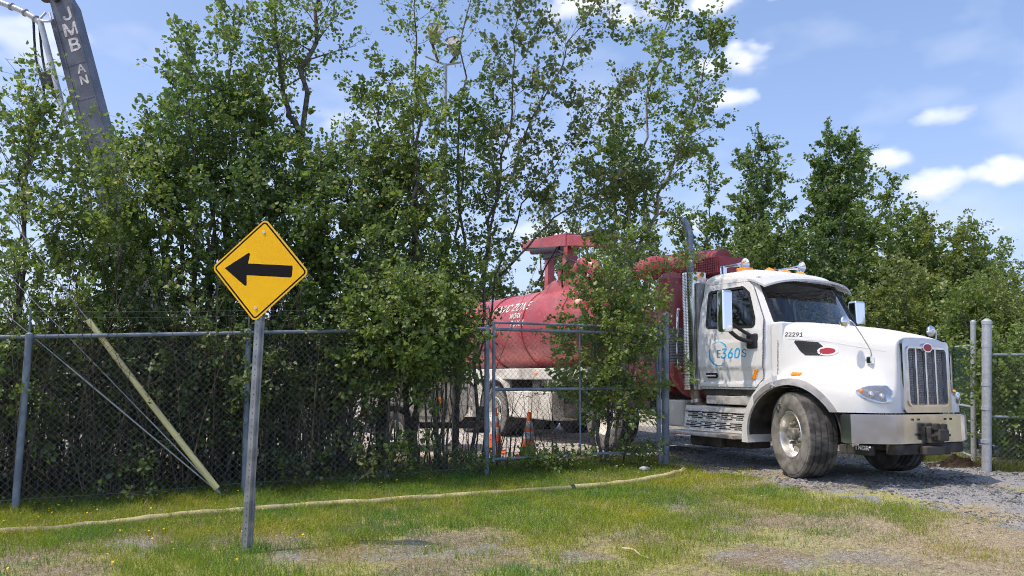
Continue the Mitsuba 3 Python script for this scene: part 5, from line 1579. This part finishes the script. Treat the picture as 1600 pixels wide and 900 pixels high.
tree('leafy_shrub', 'dark shrub filling the fence at the far left edge', 'shrub', 21, multi(rs, [[-5.6, 8.15, 0], [-5.6, 8.1, 1.2], [-5.6, 8.05, 2.1]], 5, .6), r0=.016, n_branch=11, reach=.55, leaf_n=16, leaf_size=.050, t0=0.2, green='mid', rise=.4)
tree('leafy_shrub', 'dark shrub right behind the sign post at fence height', 'shrub', 22, multi(rs, [[-3.4, 9.1, 0], [-3.4, 9.05, 1.2], [-3.4, 9.0, 2.2]], 5, .55), r0=.016, n_branch=11, reach=.55, leaf_n=16, leaf_size=.050, t0=0.2, green='dark', rise=.4)
# low plants along the foot of the fence
for k, (x, off, h, g, lab) in enumerate([(-1.75, .05, .55, 'lush', 'low leafy weed at the fence foot below the bright hedge shrub'), (-1.25, .10, .62, 'lush', 'leafy weed clump at the fence foot left of the middle fence post'), (.15, .05, .30, 'lush', 'low weeds under the closed gate leaf in front of the cones'),
                                         (.75, .05, .28, 'mid', 'low weeds under the middle of the closed gate leaf'), (-2.6, .15, .5, 'dark', 'dark weeds at the fence foot right of the sign post'), (1.75, -.05, .34, 'mid', 'small weeds at the foot of the bluish gate post'),
                                         (-.55, .12, .32, 'mid', 'weeds at the foot of the middle fence post'), (-4.2, .2, .5, 'dark', 'dark weeds at the fence foot below the yellow guard')]):
    y = 7.68 + (x + 5.0) * .464 + off
    stems = [[[x + rs.normal(0, .22), y + rs.normal(0, .08), -.02], [x + rs.normal(0, .26), y + rs.normal(0, .10), h * .5], [x + rs.normal(0, .32), y + rs.normal(0, .12), h * rs.uniform(.7, 1.1)]] for _ in range(7)]
    tree('fence_weed', lab, 'weeds', 40 + k, stems, bark='twig_dark', r0=.005, n_branch=4, reach=.20, leaf_n=5, leaf_size=.050, t0=.15, green=g, twig=2, twig_len=.14, rise=.5)

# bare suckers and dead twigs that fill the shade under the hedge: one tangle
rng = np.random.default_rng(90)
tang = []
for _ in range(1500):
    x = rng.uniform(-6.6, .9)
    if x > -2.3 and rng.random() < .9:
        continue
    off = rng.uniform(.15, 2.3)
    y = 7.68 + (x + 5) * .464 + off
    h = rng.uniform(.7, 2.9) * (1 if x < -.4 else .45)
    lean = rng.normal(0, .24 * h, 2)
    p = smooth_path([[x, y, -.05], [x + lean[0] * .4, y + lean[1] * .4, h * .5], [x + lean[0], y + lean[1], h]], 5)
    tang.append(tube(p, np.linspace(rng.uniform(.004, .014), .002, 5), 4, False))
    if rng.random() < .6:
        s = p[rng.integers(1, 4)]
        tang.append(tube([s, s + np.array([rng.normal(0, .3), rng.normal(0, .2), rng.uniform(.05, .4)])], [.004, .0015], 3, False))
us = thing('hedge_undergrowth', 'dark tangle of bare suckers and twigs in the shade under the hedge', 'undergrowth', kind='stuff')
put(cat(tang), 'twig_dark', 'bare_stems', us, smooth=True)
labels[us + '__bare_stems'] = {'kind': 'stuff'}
n = 30000
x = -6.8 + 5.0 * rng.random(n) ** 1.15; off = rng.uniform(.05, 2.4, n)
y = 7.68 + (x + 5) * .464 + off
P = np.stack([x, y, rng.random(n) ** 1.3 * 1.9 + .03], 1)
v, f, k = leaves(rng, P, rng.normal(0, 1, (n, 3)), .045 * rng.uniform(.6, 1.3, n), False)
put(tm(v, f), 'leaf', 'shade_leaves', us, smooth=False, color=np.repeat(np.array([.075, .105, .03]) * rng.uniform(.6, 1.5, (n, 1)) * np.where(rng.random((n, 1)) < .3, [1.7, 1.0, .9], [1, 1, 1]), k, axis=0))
labels[us + '__shade_leaves'] = {'kind': 'stuff'}

# the grove right of and behind the truck
RG = 'aspens of the grove behind the truck'
bell = lambda t: (1.0 - .80 * t ** 1.25) * (.85 + .15 * math.sin(t * 23))
FARK = dict(near=False, twig=6, twig_len=.60, shape=bell, rise=1.15)
tree('grove_aspen', 'leftmost aspen of the grove, rising behind the exhaust stack', 'tree', 101, multi(rs, [[5.5, 21, -.4], [5.55, 21, 3], [5.6, 21, 7.0]], 3, .8), 'bark_pale', RG, r0=.07, n_branch=30, reach=1.7, leaf_n=30, leaf_size=.085, t0=.14, green='mid', **FARK)
tree('grove_aspen', 'tall pointed aspen above the cab roof, left of the twin peaks', 'tree', 102, multi(rs, [[6.6, 20, -.4], [6.7, 20, 4], [6.82, 20, 7.35]], 3, .8), 'bark_pale', RG, r0=.08, n_branch=36, reach=1.35, leaf_n=32, leaf_size=.085, t0=.14, green='deep', **FARK)
tree('grove_aspen', 'aspen filling the gap between the two tallest peaks behind the cab', 'tree', 103, multi(rs, [[8.2, 22, -.5], [8.3, 22, 3], [8.0, 22, 7.0]], 3, .8), 'bark_pale', RG, r0=.07, n_branch=26, reach=1.4, leaf_n=28, leaf_size=.088, t0=.12, green='mid', **FARK)
tree('grove_aspen', 'tall peaked aspen with a pale leaning trunk right above the cab roof', 'tree', 104, multi(rs, [[7.5, 20, -.4], [8.25, 20, 4.4], [8.68, 20, 7.35]], 3, .6), 'bark_pale', RG, r0=.085, n_branch=36, reach=1.35, leaf_n=32, leaf_size=.086, t0=.16, green='deep', **FARK)
tree('grove_aspen', 'dense aspen with a high shoulder right of the tallest peak', 'tree', 105, multi(rs, [[9.75, 21, -.5], [9.8, 21, 3.5], [9.9, 21, 7.1]], 3, .75), 'bark_pale', RG, r0=.075, n_branch=34, reach=1.3, leaf_n=30, leaf_size=.086, t0=.12, green='mid', **FARK)
tree('grove_aspen', 'aspen stepping down behind the hood mirror', 'tree', 106, multi(rs, [[9.55, 19, -.45], [9.6, 19, 3], [9.75, 19, 5.9]], 4, .8), 'bark_pale', RG, r0=.06, n_branch=24, reach=1.2, leaf_n=28, leaf_size=.085, t0=.12, green='mid', **FARK)
tree('grove_aspen', 'small ragged aspen with a thin top above the gate posts', 'tree', 107, multi(rs, [[10.2, 17, -.4], [10.3, 17, 2.4], [10.52, 17, 4.4]], 4, .7), 'bark_pale', RG, r0=.045, n_branch=20, reach=0.95, leaf_n=22, leaf_size=.078, t0=.14, green='mid', **FARK)
tree('grove_aspen', 'yellowish young aspen behind the grille top', 'tree', 108, multi(rs, [[9.3, 17, -.4], [9.4, 17, 2.4], [9.5, 17, 4.7]], 4, .7), 'bark_pale', RG, r0=.045, n_branch=22, reach=0.95, leaf_n=24, leaf_size=.078, t0=.12, green='yellow', **FARK)
tree('grove_aspen', 'low dark aspen filling the space behind the windscreen', 'tree', 109, multi(rs, [[7.7, 18.5, -.4], [7.7, 18.5, 2], [7.8, 18.5, 4.6]], 4, .9), 'bark_pale', RG, r0=.05, n_branch=24, reach=1.4, leaf_n=25, leaf_size=.082, t0=.10, green='deep', **FARK)
tree('grove_aspen', 'low aspen behind the cab back and the red filter box', 'tree', 110, multi(rs, [[6.0, 18.8, -.4], [6.0, 18.8, 2], [6.1, 18.8, 4.9]], 4, .9), 'bark_pale', RG, r0=.05, n_branch=24, reach=1.3, leaf_n=25, leaf_size=.080, t0=.10, green='mid', **FARK)
tree('grove_aspen', 'young aspen bridging the dip in the grove above the grille', 'tree', 118, multi(rs, [[9.7, 18, -.4], [9.85, 18, 2.4], [9.95, 18, 4.9]], 4, .75), 'bark_pale', RG, r0=.045, n_branch=24, reach=1.15, leaf_n=26, leaf_size=.08, t0=.12, green='mid', **FARK)
tree('grove_aspen', 'young aspen at the right end of the grove, nearest the frame edge', 'tree', 119, multi(rs, [[11.6, 18, -.4], [11.7, 18, 2.0], [11.8, 18, 4.1]], 4, .8), 'bark_pale', RG, r0=.045, n_branch=22, reach=1.2, leaf_n=26, leaf_size=.08, t0=.10, green='mid', **FARK)
tree('yellow_shrub', 'sunny yellow green shrub showing above the hood right of the windscreen', 'shrub', 111, multi(rs, [[7.95, 15.2, -.3], [8.0, 15.2, 1.8], [8.05, 15.2, 3.45]], 5, .7), r0=.03, n_branch=17, reach=.85, leaf_n=22, leaf_size=.066, t0=.12, green='yellow', near=False, twig=5)
tree('yellow_shrub', 'broad sunny shrub behind the open green gate leaf', 'shrub', 112, multi(rs, [[9.3, 15.2, -.3], [9.35, 15.2, 1.5], [9.45, 15.2, 2.9]], 5, .8), r0=.03, n_branch=17, reach=.95, leaf_n=22, leaf_size=.066, t0=0.05, green='yellow', near=False, twig=5)
tree('tall_shrub', 'green shrub standing behind the two gate posts right of the truck', 'shrub', 113, multi(rs, [[8.6, 13.4, -.25], [8.65, 13.4, 1.5], [8.7, 13.4, 2.75]], 5, .7), r0=.026, n_branch=17, reach=.8, leaf_n=22, leaf_size=.064, t0=0.05, green='lush', twig=5)
tree('tall_shrub', 'shrub with drooping sprays at the right edge of the photo', 'shrub', 114, multi(rs, [[9.0, 12.6, -.25], [9.1, 12.6, 1.6], [9.1, 12.6, 3.0]], 6, .8), r0=.024, n_branch=17, reach=.8, leaf_n=22, leaf_size=.066, t0=0.06, green='yellow', twig=5, width=.5)
tree('tall_shrub', 'leafy shrub partly outside the right edge behind the short fence', 'shrub', 115, multi(rs, [[10.2, 13.2, -.3], [10.2, 13.2, 1.8], [10.3, 13.2, 3.4]], 6, .9), r0=.026, n_branch=17, reach=.95, leaf_n=18, leaf_size=.066, t0=.10, green='mid', twig=5)
tree('tall_shrub', 'low tangled shrub at the foot of the short fence on the right', 'shrub', 116, multi(rs, [[8.3, 11.6, -.2], [8.35, 11.6, .8], [8.4, 11.6, 1.55]], 7, .7), r0=.014, n_branch=11, reach=.5, leaf_n=20, leaf_size=.055, t0=0.02, green='mid', twig=4)
tree('tall_shrub', 'leafy bramble crowding the short fence just right of the thick gate post', 'shrub', 117, multi(rs, [[7.55, 11.35, -.2], [7.6, 11.38, .9], [7.65, 11.4, 1.9]], 6, .5), r0=.014, n_branch=12, reach=.5, leaf_n=16, leaf_size=.055, t0=.05, green='lush', twig=4)
# trees far beyond the yard
DG = 'distant trees seen past the red tank'
for k, (x, y, h, lab) in enumerate([(1.1, 28, 7.6, 'distant pale tree showing left above the red boom'), (2.6, 30, 7.8, 'distant pale tree just right of the red boom'), (4.9, 27, 7.0, 'distant tree behind the suction tube'), (3.8, 29, 6.0, 'distant low tree between boom and suction tube'),
                                    (-.6, 30, 5.4, 'distant tree behind the tail of the tank')]):
    tree('distant_tree', lab, 'tree', 130 + k, multi(rs, [[x, y, -.6], [x + .05, y, 3], [x + .1, y, h]], 3, 1.0), 'bark_pale', DG, r0=.08, n_branch=22, reach=1.9, leaf_n=20, leaf_size=.12, t0=.12, green='dull', **FARK)
# the far forest that closes the horizon: crowns packed into one mass
rng = np.random.default_rng(140)
P, S = [], []
for _ in range(420):
    a = rng.uniform(-62, 62); r = rng.uniform(90, 150)
    x, y = r * math.sin(math.radians(a)), r * math.cos(math.radians(a))
    h = rng.uniform(4.5, 9.0) * (.75 if a < 5 else 1.0); w = rng.uniform(2.0, 3.8)
    m = 260
    u = unit(rng.normal(0, 1, (m, 3))) * (rng.random((m, 1)) ** .4)
    P.append(np.array([x, y, -.9 + h * .5]) + u * [w, w, h * .5]); S.append(rng.uniform(.5, 1.0, m))
P, S = np.vstack(P), np.concatenate(S)
v, f, k = leaves(rng, P, rng.normal(0, 1, P.shape), S, False)
put(tm(v, f), 'leaf', key='far_forest', smooth=False, color=np.repeat(np.array([.05, .085, .03]) * rng.uniform(.6, 1.5, (len(P), 1)), k, axis=0))
labels['far_forest'] = {'label': 'far belt of woodland along the horizon', 'category': 'forest', 'kind': 'stuff'}
print('leaf triangles', LEAF_COUNT[0])
